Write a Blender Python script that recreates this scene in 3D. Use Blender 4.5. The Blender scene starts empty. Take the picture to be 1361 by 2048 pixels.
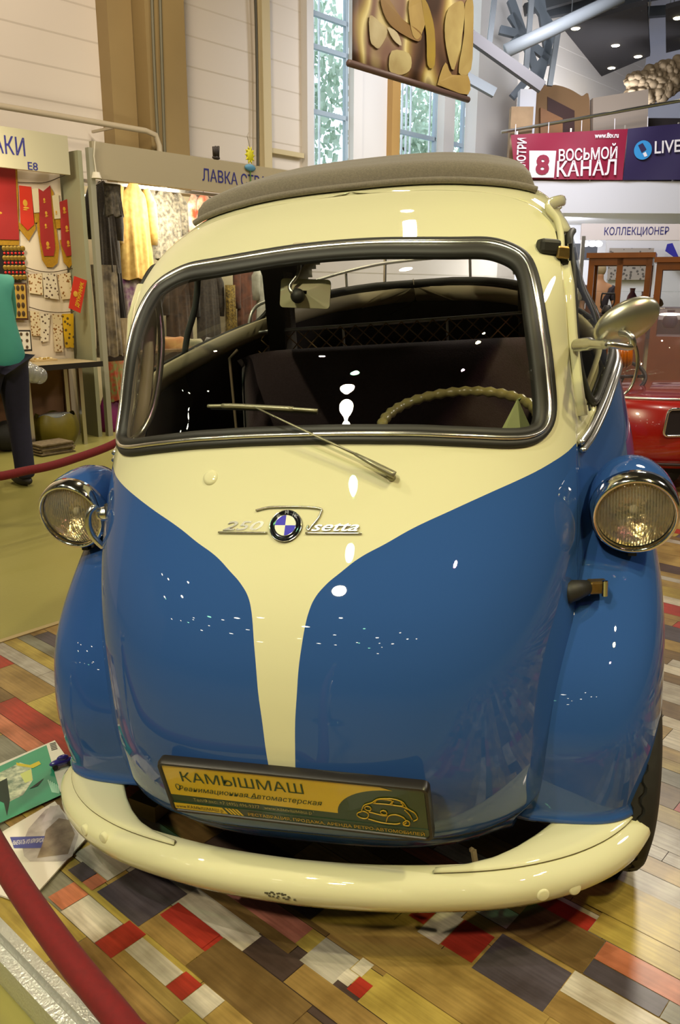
import bpy, bmesh, math, random
import numpy as np
from mathutils import Vector, Matrix, Euler
from mathutils.bvhtree import BVHTree
random.seed(7)
RNG = np.random.default_rng(7)
scene = bpy.context.scene
col = scene.collection

# ------------------------------------------------------------------ camera, world, light, exposure
W_PX, H_PX, F_PX = 1361, 2048, 1640.62
CAM = np.array([0.39102, -1.20516, 1.28233])
YAW, PITCH, ROLL = 0.24165, -0.26610, 0.00396
fw = np.array([-math.sin(YAW) * math.cos(PITCH), math.cos(YAW) * math.cos(PITCH), math.sin(PITCH)])
r0 = np.array([math.cos(YAW), math.sin(YAW), 0.0])
u0 = np.cross(r0, fw)
rt = math.cos(ROLL) * r0 + math.sin(ROLL) * u0
up = -math.sin(ROLL) * r0 + math.cos(ROLL) * u0
cam_data = bpy.data.cameras.new('camera')
cam = bpy.data.objects.new('camera', cam_data)
col.objects.link(cam)
cam_data.sensor_fit = 'VERTICAL'
cam_data.sensor_height = 36.0
cam_data.lens = F_PX * 36.0 / H_PX
cam_data.clip_start = 0.02
cam_data.clip_end = 200
M = Matrix.Identity(4)
for i in range(3):
    M[i][0], M[i][1], M[i][2], M[i][3] = rt[i], up[i], -fw[i], CAM[i]
cam.matrix_world = M
scene.camera = cam

scene.view_settings.view_transform = 'Standard'
scene.view_settings.look = 'None'
scene.view_settings.gamma = 1
scene.view_settings.use_curve_mapping = False
scene.view_settings.exposure = 0.0
scene.cycles.use_denoising = True
scene.cycles.max_bounces = 7
scene.cycles.transparent_max_bounces = 12
scene.cycles.sample_clamp_indirect = 6
scene.cycles.caustics_reflective = False
scene.cycles.caustics_refractive = False

world = bpy.data.worlds.new('daylight')
scene.world = world
world.use_nodes = True
wn = world.node_tree
wn.nodes['Background'].inputs['Color'].default_value = (0.74, 0.89, 1.0, 1)
wn.nodes['Background'].inputs['Strength'].default_value = 2.6

AZ = math.radians(27.5)             # the hall's long axis, seen from above
HA = np.array([math.sin(AZ), math.cos(AZ), 0.0])
HB = np.array([math.cos(AZ), -math.sin(AZ), 0.0])
FLOOR = -0.06


def H(b, a, z):
    """a place in the hall: b across, a along, z above the display platform"""
    p = HB * b + HA * a
    return Vector((p[0], p[1], z))


def ray(px, py):
    d = fw + (px - W_PX / 2) / F_PX * rt - (py - H_PX / 2) / F_PX * up
    return d


FH = np.array([fw[0], fw[1], 0.0]); FH /= np.linalg.norm(FH)


def at_depth(px, py, dist):
    d = ray(px, py)
    return Vector(CAM + d * dist / (d @ FH))


def on_floor(px, py, z):
    d = ray(px, py)
    return Vector(CAM + d * (z - CAM[2]) / d[2])


def on_wall(px, py, b):
    d = ray(px, py)
    return Vector(CAM + d * (b - CAM @ HB) / (d @ HB))


def hall(v):
    v = np.array(v)
    return (float(v @ HB), float(v @ HA), float(v[2]))


def aim(o, target):
    o.rotation_euler = (Vector(target) - o.location).to_track_quat('-Z', 'Y').to_euler()


def area(name, loc, target, size, power, color):
    l = bpy.data.lights.new(name, 'AREA')
    l.shape = 'DISK'; l.size = size; l.energy = power; l.color = color
    o = bpy.data.objects.new(name, l)
    col.objects.link(o); o.location = loc; aim(o, target)
    return o


def spot(name, loc, target, power, color, angle=50, blend=0.6, size=0.08):
    l = bpy.data.lights.new(name, 'SPOT')
    l.energy = power; l.color = color; l.spot_size = math.radians(angle); l.spot_blend = blend
    l.shadow_soft_size = size
    o = bpy.data.objects.new(name, l)
    col.objects.link(o); o.location = loc; aim(o, target)
    return o


def V0(x, d, z):
    q = r0 * x + FH * d
    return Vector((CAM[0] + q[0], CAM[1] + q[1], z))


WARM = (1.0, 0.86, 0.56)
area('flood_lamp_front', (-1.405, -4.58, 5.60), (0.02, 0.35, 1.09), 0.42, 250, WARM)
spot('hall_light_over_car', (3.3, -1.0, 6.8), (0.3, 0.5, 0.5), 560, (1.0, 0.87, 0.55), 62, 0.7, 0.10)
spot('hall_light_left', H(-2.6, 2.6, 7.0), H(-4.2, 2.6, 0), 420, WARM, 95, 0.7, 0.1)
area('hall_light_far', H(-2.0, 8.5, 6.6), H(-2.0, 8.0, 0), 1.5, 300, (1.0, 0.9, 0.75))
area('hall_light_wall', H(-5.0, 3.5, 6.6), H(-8.8, 6.0, 3.0), 1.0, 200, (1.0, 0.84, 0.66))
area('hall_light_right', H(4.5, 6.0, 6.6), H(3.0, 6.0, 0), 1.5, 280, (1.0, 0.9, 0.78))
area('rear_hall_light', V0(3.2, 13.0, 5.6), V0(3.0, 17.0, 2.6), 2.0, 240, (0.90, 0.92, 1.0))
area('rear_wall_fill', V0(5.5, 18.0, 4.4), V0(4.5, 24.0, 6.5), 1.0, 150, (0.86, 0.9, 1.0))  # unseen fill, added to brighten the far wall
area('under_balcony_light', V0(4.5, 17.2, 2.4), V0(4.0, 19.0, 1.2), 1.0, 110, (0.92, 0.94, 1.0))
area('booth_light_flags', H(-5.1, 2.0, 2.4), H(-6.0, 2.2, 1.2), 0.3, 24, (1.0, 0.87, 0.6))
area('booth_light_clothes', H(-5.95, 4.6, 2.15), H(-7.2, 4.6, 0.9), 0.6, 30, (1.0, 0.92, 0.72))
area('booth_light_clothes_far', H(-6.2, 6.6, 2.15), H(-7.2, 6.8, 0.9), 0.6, 32, (1.0, 0.92, 0.72))
area('booth_light_collector', H(1.2, 14.2, 2.2), H(0.8, 15.5, 0.8), 0.4, 30, (0.9, 0.93, 1.0))
spot('left_floor_fill', (-1.9, -2.2, 6.2), (-0.45, -0.05, 0.0), 400, (1.0, 0.93, 0.74), 36, 0.8, 0.06)  # added fill that lifts the platform floor at the left, no known lamp
spot('left_side_spot', (-4.2, -0.8, 6.2), (-1.0, 0.9, 0.2), 420, (1.0, 0.90, 0.62), 44, 0.8, 0.06)
spot('red_car_fill', (1.8, 1.2, 6.2), (1.8, 5.0, 0.3), 420, (1.0, 0.90, 0.74), 34, 0.8, 0.08)  # not a lamp of the hall: added to brighten the red car
spot('banner_fill', H(0.5, 4.5, 7.2), H(-5.0, 6.7, 4.4), 700, (1.0, 0.92, 0.72), 40, 0.6, 0.1)  # extra light put in to raise the hanging print
spot('yellow_stage_spot', (3.2, -1.6, 6.0), (1.0, 0.4, 0.0), 420, (1.0, 0.92, 0.30), 34, 0.5, 0.15)
spot('green_stage_spot', (-1.2, -3.4, 6.0), (0.1, 0.3, 0.6), 110, (0.35, 1.0, 0.45), 30, 0.6, 0.12)
spot('magenta_stage_spot', (3.6, -3.4, 6.0), (0.3, 0.5, 0.6), 130, (1.0, 0.42, 0.62), 30, 0.6, 0.12)


# ------------------------------------------------------------------ materials
def srgb(h):
    h = h.lstrip('#')
    c = [int(h[i:i + 2], 16) / 255 for i in (0, 2, 4)]
    return tuple(x / 12.92 if x <= 0.04045 else ((x + 0.055) / 1.055) ** 2.4 for x in c)


MATS = {}


def mat(name, color=None, rough=0.5, metal=0.0, coat=0.0, spec=0.5, emit=None, estr=0.0, noise=None, bump=None, sheen=0.0):
    """noise = (scale, second colour, amount); bump = (scale, strength)"""
    if name in MATS:
        return MATS[name]
    m = bpy.data.materials.new(name)
    m.use_nodes = True
    nt = m.node_tree
    p = nt.nodes['Principled BSDF']
    c = srgb(color) if isinstance(color, str) else color
    p.inputs['Base Color'].default_value = (*c, 1)
    p.inputs['Roughness'].default_value = rough
    p.inputs['Metallic'].default_value = metal
    p.inputs['Coat Weight'].default_value = coat
    p.inputs['Coat Roughness'].default_value = 0.03
    p.inputs['Specular IOR Level'].default_value = spec
    p.inputs['Sheen Weight'].default_value = sheen
    if emit:
        e = srgb(emit) if isinstance(emit, str) else emit
        p.inputs['Emission Color'].default_value = (*e, 1)
        p.inputs['Emission Strength'].default_value = estr
    if noise or bump:
        tc = nt.nodes.new('ShaderNodeTexCoord')
    if noise:
        n = nt.nodes.new('ShaderNodeTexNoise'); n.inputs['Scale'].default_value = noise[0]
        n.inputs['Detail'].default_value = 5
        nt.links.new(tc.outputs['Object'], n.inputs['Vector'])
        r = nt.nodes.new('ShaderNodeValToRGB')
        r.color_ramp.elements[0].position = 0.5 - 0.18 / max(noise[2], .1)
        r.color_ramp.elements[1].position = 0.5 + 0.18 / max(noise[2], .1)
        c2 = srgb(noise[1]) if isinstance(noise[1], str) else noise[1]
        r.color_ramp.elements[0].color = (*c, 1); r.color_ramp.elements[1].color = (*c2, 1)
        nt.links.new(n.outputs['Fac'], r.inputs['Fac'])
        nt.links.new(r.outputs['Color'], p.inputs['Base Color'])
    if bump:
        n2 = nt.nodes.new('ShaderNodeTexNoise'); n2.inputs['Scale'].default_value = bump[0]
        n2.inputs['Detail'].default_value = 3
        nt.links.new(tc.outputs['Object'], n2.inputs['Vector'])
        b = nt.nodes.new('ShaderNodeBump'); b.inputs['Strength'].default_value = bump[1]
        b.inputs['Distance'].default_value = 0.01
        nt.links.new(n2.outputs['Fac'], b.inputs['Height'])
        nt.links.new(b.outputs['Normal'], p.inputs['Normal'])
    MATS[name] = m
    return m


def glass_mat(name, tint=(1, 1, 1), refl=1.0, rough=0.0, milky=0.0):
    if name in MATS:
        return MATS[name]
    m = bpy.data.materials.new(name); m.use_nodes = True
    nt = m.node_tree; nt.nodes.clear()
    out = nt.nodes.new('ShaderNodeOutputMaterial')
    t = nt.nodes.new('ShaderNodeBsdfTransparent'); t.inputs['Color'].default_value = (*tint, 1)
    g = nt.nodes.new('ShaderNodeBsdfGlossy'); g.inputs['Roughness'].default_value = rough
    f = nt.nodes.new('ShaderNodeLayerWeight'); f.inputs['Blend'].default_value = 0.5
    pw_ = nt.nodes.new('ShaderNodeMath'); pw_.operation = 'POWER'; pw_.inputs[1].default_value = 4.0
    nt.links.new(f.outputs['Facing'], pw_.inputs[0])
    ma_ = nt.nodes.new('ShaderNodeMath'); ma_.operation = 'MULTIPLY_ADD'; ma_.inputs[1].default_value = 0.9 * refl; ma_.inputs[2].default_value = 0.05 * refl
    nt.links.new(pw_.outputs[0], ma_.inputs[0])
    mul = nt.nodes.new('ShaderNodeMath'); mul.operation = 'MINIMUM'; mul.inputs[1].default_value = 1.0
    nt.links.new(ma_.outputs[0], mul.inputs[0])
    mx = nt.nodes.new('ShaderNodeMixShader')
    nt.links.new(mul.outputs[0], mx.inputs[0])
    if milky:
        d = nt.nodes.new('ShaderNodeBsdfDiffuse'); d.inputs['Color'].default_value = (0.8, 0.8, 0.8, 1)
        m2 = nt.nodes.new('ShaderNodeMixShader'); m2.inputs[0].default_value = milky
        nt.links.new(t.outputs[0], m2.inputs[1]); nt.links.new(d.outputs[0], m2.inputs[2])
        nt.links.new(m2.outputs[0], mx.inputs[1])
    else:
        nt.links.new(t.outputs[0], mx.inputs[1])
    nt.links.new(g.outputs[0], mx.inputs[2])
    nt.links.new(mx.outputs[0], out.inputs[0])
    MATS[name] = m
    return m


CHROME = mat('chrome', (0.82, 0.80, 0.76), 0.10, 1.0)
ALU = mat('aluminium', (0.62, 0.61, 0.58), 0.28, 1.0)
RUBBER = mat('black_rubber', (0.016, 0.015, 0.013), 0.55)
STEEL = mat('grey_steel', '#5f6468', 0.45, 0.3)
WHITE_PANEL = mat('white_panel', '#dcd6cc', 0.55)


# ------------------------------------------------------------------ mesh helpers
class MB:
    def __init__(self):
        self.v = []; self.f = []; self.mi = []; self.cur = 0

    def add(self, vs, fs):
        o = len(self.v)
        self.v += [tuple(map(float, p)) for p in vs]
        self.f += [tuple(i + o for i in q) for q in fs]
        self.mi += [self.cur] * len(fs)
        return self

    def box(self, c, s, rot=None):
        x, y, z = s[0] / 2, s[1] / 2, s[2] / 2
        vs = [Vector((i * x, j * y, k * z)) for i in (-1, 1) for j in (-1, 1) for k in (-1, 1)]
        if rot is not None:
            R = rot if isinstance(rot, Matrix) else Euler(rot).to_matrix()
            vs = [R @ v for v in vs]
        vs = [v + Vector(c) for v in vs]
        return self.add(vs, [(0, 1, 3, 2), (4, 6, 7, 5), (0, 4, 5, 1), (2, 3, 7, 6), (0, 2, 6, 4), (1, 5, 7, 3)])

    def bar(self, p, q, w, h=None):
        """square bar from p to q"""
        p, q = Vector(p), Vector(q); d = q - p
        R = d.to_track_quat('Z', 'Y').to_matrix()
        return self.box((p + q) / 2, (w, h or w, d.length), R)

    def grid(self, rows, cu=False, cv=False):
        n, m = len(rows), len(rows[0])
        vs = [p for r in rows for p in r]
        fs = []
        for i in range(n if cv else n - 1):
            for j in range(m if cu else m - 1):
                a, b = i * m + j, i * m + (j + 1) % m
                c, d = ((i + 1) % n) * m + (j + 1) % m, ((i + 1) % n) * m + j
                fs.append((a, b, c, d))
        return self.add(vs, fs)

    def tube(self, pts, r, seg=10, closed=False, caps=True, flat=1.0, upv=None):
        P = [Vector(p) for p in pts]; n = len(P)
        R = r if hasattr(r, '__len__') else [r] * n
        rows = []
        prev = None
        for i in range(n):
            if closed:
                t = P[(i + 1) % n] - P[i - 1]
            else:
                t = P[min(i + 1, n - 1)] - P[max(i - 1, 0)]
            if t.length < 1e-9: t = Vector((0, 0, 1))
            t.normalize()
            if prev is None:
                ref = Vector(upv) if upv else (Vector((0, 0, 1)) if abs(t.z) < 0.9 else Vector((1, 0, 0)))
                nn = (ref - t * ref.dot(t)).normalized()
            else:
                nn = (prev - t * prev.dot(t)).normalized()
            prev = nn
            bb = t.cross(nn)
            rows.append([P[i] + nn * math.cos(k * 2 * math.pi / seg) * R[i] * flat + bb * math.sin(k * 2 * math.pi / seg) * R[i] for k in range(seg)])
        o = len(self.v)
        self.grid(rows, cu=True, cv=closed)
        if caps and not closed:
            self.f.append(tuple(o + k for k in range(seg))[::-1]); self.mi.append(self.cur)
            self.f.append(tuple(o + (n - 1) * seg + k for k in range(seg))); self.mi.append(self.cur)
        return self

    def lathe(self, prof, seg=24, mx=None):
        """prof = [(radius, height)] about local Z, placed by the matrix mx"""
        mx = mx or Matrix.Identity(4)
        rows = [[mx @ Vector((r * math.cos(k * 2 * math.pi / seg), r * math.sin(k * 2 * math.pi / seg), h)) for k in range(seg)] for r, h in prof]
        return self.grid(rows, cu=True)

    def ell(self, c, rad, seg=20, rings=12, mx=None):
        rows = []
        for i in range(rings + 1):
            ph = math.pi * i / rings
            row = []
            for k in range(seg):
                th = 2 * math.pi * k / seg
                p = Vector((math.sin(ph) * math.cos(th) * rad[0], math.sin(ph) * math.sin(th) * rad[1], math.cos(ph) * rad[2]))
                if mx is not None: p = mx @ p
                row.append(p + Vector(c))
            rows.append(row)
        return self.grid(rows, cu=True)

    def prism(self, pts, d):
        """a flat outline (3D points) pushed along the vector d"""
        n = len(pts); d = Vector(d)
        vs = [Vector(p) for p in pts] + [Vector(p) + d for p in pts]
        fs = [tuple(range(n))[::-1], tuple(range(n, 2 * n))] + [(i, (i + 1) % n, n + (i + 1) % n, n + i) for i in range(n)]
        return self.add(vs, fs)

    def build(self, name, mats, parent=None, smooth=False, bevel=0, weld=False, solid=0, angle=None):
        me = bpy.data.meshes.new(name)
        me.from_pydata(self.v, [], self.f)
        mats = mats if isinstance(mats, (list, tuple)) else [mats]
        for m in mats: me.materials.append(m)
        me.polygons.foreach_set('material_index', self.mi)
        bm = bmesh.new(); bm.from_mesh(me)
        if weld: bmesh.ops.remove_doubles(bm, verts=bm.verts, dist=1e-5)
        bmesh.ops.recalc_face_normals(bm, faces=bm.faces)
        bm.to_mesh(me); bm.free()
        if smooth:
            me.polygons.foreach_set('use_smooth', [True] * len(me.polygons))
            if angle:
                me.set_sharp_from_angle(angle=math.radians(angle))
        o = bpy.data.objects.new(name, me)
        col.objects.link(o)
        if parent is not None: o.parent = parent
        if bevel:
            b = o.modifiers.new('bevel', 'BEVEL'); b.width = bevel; b.segments = 2; b.limit_method = 'ANGLE'
        if solid:
            s = o.modifiers.new('solid', 'SOLIDIFY'); s.thickness = solid; s.offset = 0
        return o


def tag(o, label=None, cat=None, group=None, kind=None):
    if label: o['label'] = label
    if cat: o['category'] = cat
    if group: o['group'] = group
    if kind: o['kind'] = kind
    return o


def empty(name, loc=(0, 0, 0), rz=0.0, label=None, cat=None, group=None):
    o = bpy.data.objects.new(name, None)
    o.empty_display_size = 0.05
    col.objects.link(o); o.location = loc; o.rotation_euler = (0, 0, rz)
    return tag(o, label, cat, group)


def place(o, loc, rz=0.0):
    o.location = loc; o.rotation_euler = (0, 0, rz)
    return o


HRZ = -AZ                           # turns local x to "across the hall", local y to "along the hall"


def catmull(pts, n=8, closed=False):
    P = [np.array(p, float) for p in pts]; N = len(P); out = []
    rng = range(N) if closed else range(N - 1)
    for i in rng:
        if closed:
            p0, p1, p2, p3 = P[i - 1], P[i], P[(i + 1) % N], P[(i + 2) % N]
        else:
            p0, p1, p2, p3 = P[max(i - 1, 0)], P[i], P[i + 1], P[min(i + 2, N - 1)]
        for k in range(n):
            t = k / n
            out.append(0.5 * ((2 * p1) + (-p0 + p2) * t + (2 * p0 - 5 * p1 + 4 * p2 - p3) * t * t + (-p0 + 3 * p1 - 3 * p2 + p3) * t ** 3))
    if not closed: out.append(P[-1])
    return out


def text(name, body, size, m, parent=None, mx=None, width=None, bold=0.0, shear=0.0, depth=0.0, align='LEFT', fn=None):
    """lettering as a mesh; lies in local XY facing +Z; width rescales it to a measured length"""
    cu = bpy.data.curves.new(name, 'FONT')
    cu.body = body; cu.size = size; cu.offset = bold; cu.shear = shear; cu.extrude = depth; cu.align_x = align
    cu.resolution_u = 3
    tmp = bpy.data.objects.new(name + '_src', cu)
    col.objects.link(tmp)
    dg = bpy.context.evaluated_depsgraph_get()
    me = bpy.data.meshes.new_from_object(tmp.evaluated_get(dg))
    bpy.data.objects.remove(tmp); bpy.data.curves.remove(cu)
    co = np.array([v.co[:] for v in me.vertices])
    if width and len(co):
        x0, x1 = co[:, 0].min(), co[:, 0].max()
        s = width / max(x1 - x0, 1e-6)
        co[:, 0] = (co[:, 0] - x0) * s if align == 'LEFT' else (co[:, 0] - (x0 + x1) / 2) * s
    if fn: co = np.array([fn(*c) for c in co])
    for v, c in zip(me.vertices, co): v.co = c
    if mx is not None: me.transform(mx)
    me.materials.clear(); me.materials.append(m)
    me.name = name
    o = bpy.data.objects.new(name, me)
    col.objects.link(o)
    if parent is not None: o.parent = parent
    return o


def frame(o, x, n):
    """matrix with local X along x and local Z along n"""
    x = Vector(x).normalized(); n = Vector(n); n = (n - x * n.dot(x)).normalized(); y = n.cross(x)
    m = Matrix.Identity(4)
    for i in range(3): m[i][0], m[i][1], m[i][2], m[i][3] = x[i], y[i], n[i], o[i]
    return m

# ------------------------------------------------------------------ large structure: floor, walls, windows, ceiling
floor_m = mat('painted_concrete', (0.33, 0.29, 0.085), 0.34, noise=(0.9, (0.24, 0.225, 0.065), 0.35), bump=(60, 0.04))
fl = MB().box((1.2, 3, -0.05), (21, 39.5, 0.1)).build('floor', floor_m)
tag(place(fl, H(0, 0, FLOOR), HRZ), kind='structure')


def siding_mat():
    m = mat('wall_siding', '#d9cfc2', 0.55)
    nt = m.node_tree; p = nt.nodes['Principled BSDF']
    tc = nt.nodes.new('ShaderNodeTexCoord'); sp = nt.nodes.new('ShaderNodeSeparateXYZ')
    nt.links.new(tc.outputs['Object'], sp.inputs[0])
    mo = nt.nodes.new('ShaderNodeMath'); mo.operation = 'MULTIPLY'; mo.inputs[1].default_value = 2.6
    nt.links.new(sp.outputs['Z'], mo.inputs[0])
    fr = nt.nodes.new('ShaderNodeMath'); fr.operation = 'FRACT'; nt.links.new(mo.outputs[0], fr.inputs[0])
    r = nt.nodes.new('ShaderNodeValToRGB')
    r.color_ramp.elements[0].position = 0.0; r.color_ramp.elements[0].color = (0, 0, 0, 1)
    r.color_ramp.elements[1].position = 0.06; r.color_ramp.elements[1].color = (1, 1, 1, 1)
    nt.links.new(fr.outputs[0], r.inputs[0])
    b = nt.nodes.new('ShaderNodeBump'); b.inputs['Strength'].default_value = 0.5; b.inputs['Distance'].default_value = 0.02
    nt.links.new(r.outputs[0], b.inputs['Height']); nt.links.new(b.outputs[0], p.inputs['Normal'])
    return m


SIDING = siding_mat()
WB = -9.0
wl = MB()
wl.box((-0.1, -3.55, 4.5), (0.2, 25.9, 9.2))               # solid wall up to the first window
wl.box((-0.1, 16.0, 1.2), (0.2, 13.2, 2.6)); wl.box((-0.1, 19.1, 4.5), (0.2, 7.0, 9.2))               # below the windows
wl.box((-0.1, 16.0, 8.6), (0.2, 13.2, 1.0))
tag(place(wl.build('wall_left', SIDING), H(WB, 0, 0), HRZ), kind='structure')
PIER = mat('pier_paint', '#d8d4cf', 0.5)
for nm, a0, a1, dp, m in (('trim_1', 9.40, 9.55, 0.12, PIER), ('trim_2', 10.55, 10.78, 0.10, PIER), ('trim_3', 10.78, 11.55, 0.02, PIER),
                          ('trim_4', 11.55, 11.78, 0.14, mat('ochre_post', '#b08a4e', 0.6)), ('trim_5', 13.15, 13.5, 0.14, PIER), ('trim_6', 14.1, 15.6, 0.25, PIER)):
    tag(place(MB().box((dp / 2, (a0 + a1) / 2, 5.2), (dp + 0.02, a1 - a0, 6.2)).build(nm, m), H(WB, 0, 0), HRZ), kind='structure')
pane_m = glass_mat('window_glass', (0.95, 0.98, 1.0), 1.0)
BARM = mat('white_bar', '#e6e6ea', 0.5)
for k, (a0, a1) in enumerate(((9.55, 10.55), (11.78, 13.15), (13.5, 14.1))):
    w = MB()
    for z in (4.05, 5.0, 5.47, 6.6): w.box((-0.05, (a0 + a1) / 2, z), (0.07, a1 - a0, 0.07))
    for a in (a0 + 0.03, a1 - 0.03): w.box((-0.05, a, 5.2), (0.07, 0.06, 6))
    wo = w.build('window_%d' % (k + 1), mat('window_frame', '#9fb0bd', 0.5)); place(wo, H(WB, 0, 0), HRZ); tag(wo, kind='structure')
    MB().add([(-.05, a0 + .01, 2.3), (-.05, a1 - .01, 2.3), (-.05, a1 - .01, 8.1), (-.05, a0 + .01, 8.1)], [(0, 1, 2, 3)]).build('window_pane', pane_m, wo)
    bars = MB()
    n = int((a1 - a0) / 0.13)
    for i in range(1, n): bars.box((-0.55, a0 + (a1 - a0) * i / n, 4.4), (0.03, 0.03, 4.0))
    tag(bars.build('window_bars', BARM, wo))

# columns and posts that stand off the left wall
COLM = mat('column_paint', '#9b8457', 0.6, noise=(1.5, '#8d7850', 0.4))
cb = MB().box((0.25, 6.40, 4.4), (0.5, 0.62, 9.2)).build('column', COLM)
tag(place(cb, H(WB, 0, 0), HRZ), kind='structure')
c2 = MB().box((0.12, 5.9, 4.4), (0.24, 0.36, 9.2)).build('column', COLM); tag(place(c2, H(WB, 0, 0), HRZ), kind='structure')
POSTM = mat('post_paint', '#c9b98f', 0.6)
c3 = MB().box((0.08, 8.50, 4.4), (0.16, 0.16, 9.2)).build('column', POSTM); tag(place(c3, H(WB, 0, 0), HRZ), kind='structure')
for i, (a, off, m) in enumerate(((6.17, 0.56, 'grey'), (6.27, 0.56, 'grey'), (8.33, 0.1, 'dark'))):
    t = MB(); pts = [(off + 0.008 * math.sin(z * 2.1 + i), a + 0.03 * math.sin(z * 1.3 + i), z) for z in np.linspace(-0.06, 8.9, 40)]
    t.tube(pts, 0.02, 6)
    o = place(t.build('cable', mat('cable_' + m, '#6f6a55' if m == 'grey' else '#4a4636', 0.6), smooth=True), H(WB, 0, 0), HRZ)
    tag(o, ('thin grey cable running down the face of the broad tan column', 'second grey cable on the tan column, nearer its middle', 'dark cable running down beside the slim cream wall post')[i], 'cable')
sb = MB().box((0.06, 9.0, 3.33), (0.06, 0.72, 0.07)).build('wall_bracket', POSTM)
tag(place(sb, H(WB, 0, 0), HRZ), 'short tan wooden batten fixed to the wall beside the slim cream post', 'batten')
hp = on_wall(0, 212, -8.34); hq = on_wall(318, 272, -8.34)
h0, h1 = hall(hp), hall(hq)
pp = [(0, -4.0 - h0[1] * 0, h0[2])] + [(0, h1[1] - 0.2, h0[2]), (0, h1[1] - 0.05, h0[2] - 0.03), (0, h1[1], h0[2] - 0.15), (0, h1[1], 2.0)]
tb = MB().tube(pp, 0.035, 10)
for a in (-2, 0.5, 3, 5.5): tb.bar((0, a, h0[2]), (-0.58, a, h0[2]), 0.03)
tb.bar((0, h1[1], 2.0), (0, h1[1], FLOOR), 0.07)
tag(place(tb.build('wall_pipe', mat('pipe_paint', '#b9ac93', 0.5), smooth=True, angle=40), H(-8.34, 0, 0), HRZ), 'pale horizontal pipe along the left wall above the booths, bending down at its end', 'pipe')

# the rest of the shell: right wall, wall behind the viewer, rear wall, ceiling
DARKW = mat('dim_wall', '#4c4a48', 0.7)
tag(place(MB().box((0.1, 3, 4.5), (0.2, 39.5, 9.2)).build('wall_right', DARKW), H(11.5, 0, 0), HRZ), kind='structure')
tag(place(MB().box((1.2, -0.1, 4.5), (21, 0.2, 9.2)).build('wall_front', DARKW), H(0, -16.5, 0), HRZ), kind='structure')
REARW = mat('rear_wall_paint', '#b4b8c8', 0.7)
tag(place(MB().box((5.0, 0.1, 4.5), (28, 0.2, 9.2)).build('wall_rear', REARW), H(0, 22.6, 0), HRZ), kind='structure')
tag(place(MB().box((1.2, 3, 0.05), (21, 39.5, 0.1)).build('ceiling', mat('dark_ceiling', '#3b3c3f', 0.7)), H(0, 0, 9.0), HRZ), kind='structure')

# the rows of lamps under the ceiling
LAMPW = mat('lamp_white', (1, 1, 1), 0.3, emit=(1.0, 0.93, 0.74), estr=38)
LAMPG = mat('lamp_green', (1, 1, 1), 0.3, emit=(0.35, 1.0, 0.55), estr=26)
HOUS = mat('lamp_housing', '#2b2b2d', 0.5)
k = 0
for ia, a in enumerate((-15.2, -13.4, -11.6, -9.8, -8.2)):
    for ib, b in enumerate((-7.5, -5.6, -3.8, -2.0, -0.3, 1.6, 3.6, 5.6, 7.6, 9.6)):
        if (ia * 3 + ib * 5) % 4 == 3: continue
        z = 5.6 + 0.9 * ((ia * 7 + ib * 3) % 5) / 4
        b2 = b + 0.5 * math.sin(ia * 2.3 + ib); a2 = a + 0.45 * math.cos(ia + 1.7 * ib)
        t = empty('ceiling_lamp', H(b2, a2, z), HRZ, 'round ceiling lamp on a drop rod, out of frame behind the viewer', 'lamp', 'ceiling lamps over the hall')
        MB().lathe([(0.0, 0.16), (0.05, 0.15), (0.10, 0.10), (0.105, 0.0)], 16).build('housing', HOUS, t, smooth=True)
        MB().lathe([(0.0, 0.0), (0.098, 0.004)], 16).build('diffuser', LAMPG if (ia + 2 * ib) % 7 == 2 else LAMPW, t)
        MB().bar((0, 0, 0.15), (0, 0, 9.0 - z), 0.014).build('drop_rod', HOUS, t)
        t.scale = (1.0 + .5 * ((ia * 5 + ib * 3) % 3 == 0),) * 2 + (1.0,)
        k += 1

# trees behind the windows
LEAF = mat('sunlit_leaves', (0.52, 0.62, 0.50), 0.6)
BARK = mat('bark', '#5a4a38', 0.9)
for i, (a, b, h, r) in enumerate(((9.6, -11.9, 6.6, 1.15), (13.0, -12.6, 7.4, 1.3), (16.8, -12.6, 6.2, 1.2), (20.6, -14.0, 7.4, 1.5))):
    t = empty('tree', H(b, a, FLOOR), HRZ, ('slender leafy tree outside the window nearest the tan column', 'tall broad tree outside, behind the white wall panel between windows',
              'small leafy tree outside the middle barred window', 'tall tree outside beyond the far white pillar')[i], 'tree', 'trees outside the windows')
    cr = MB()
    for q in range(1500):
        u = RNG.normal(size=3); u /= np.linalg.norm(u); u *= r * (0.35 + 0.65 * RNG.random())
        c = Vector((u[0], u[1], h - 1.6 * r + u[2] * 1.9)); s = 0.05 + 0.06 * RNG.random()
        e = Euler(RNG.random(3) * 6.28).to_matrix()
        cr.add([c + e @ Vector(v) * s for v in ((-1, -.6, 0), (1, -.6, .3), (1, .6, 0), (-1, .6, .3))], [(0, 1, 2, 3)])
    cr.build('crown', LEAF, t)
    MB().tube([(0, 0, 0), (0.05, 0.02, h * 0.4), (0, 0, h * 0.85)], [0.14, 0.1, 0.04], 8).build('trunk', BARK, t, smooth=True)
tag(place(MB().box((-6, 12, -0.05), (14, 40, 0.1)).build('ground_outside', mat('outside_grass', '#8a9a66', 0.9)), H(WB - 4.4, 0, FLOOR - 0.02), HRZ), kind='structure')

# ------------------------------------------------------------------ display platform with patchwork parquet
PAL = {'tan': (.36, .24, .075), 'oak': (.30, .19, .065), 'brown': (.17, .105, .04), 'dark': (.075, .05, .045), 'slate': (.085, .07, .085), 'white': (.56, .50, .42),
       'ash': (.42, .38, .33), 'red': (.36, .035, .022), 'salmon': (.50, .17, .09), 'yellow': (.42, .31, .075), 'grey': (.22, .21, .16), 'pink': (.42, .16, .13)}


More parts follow.
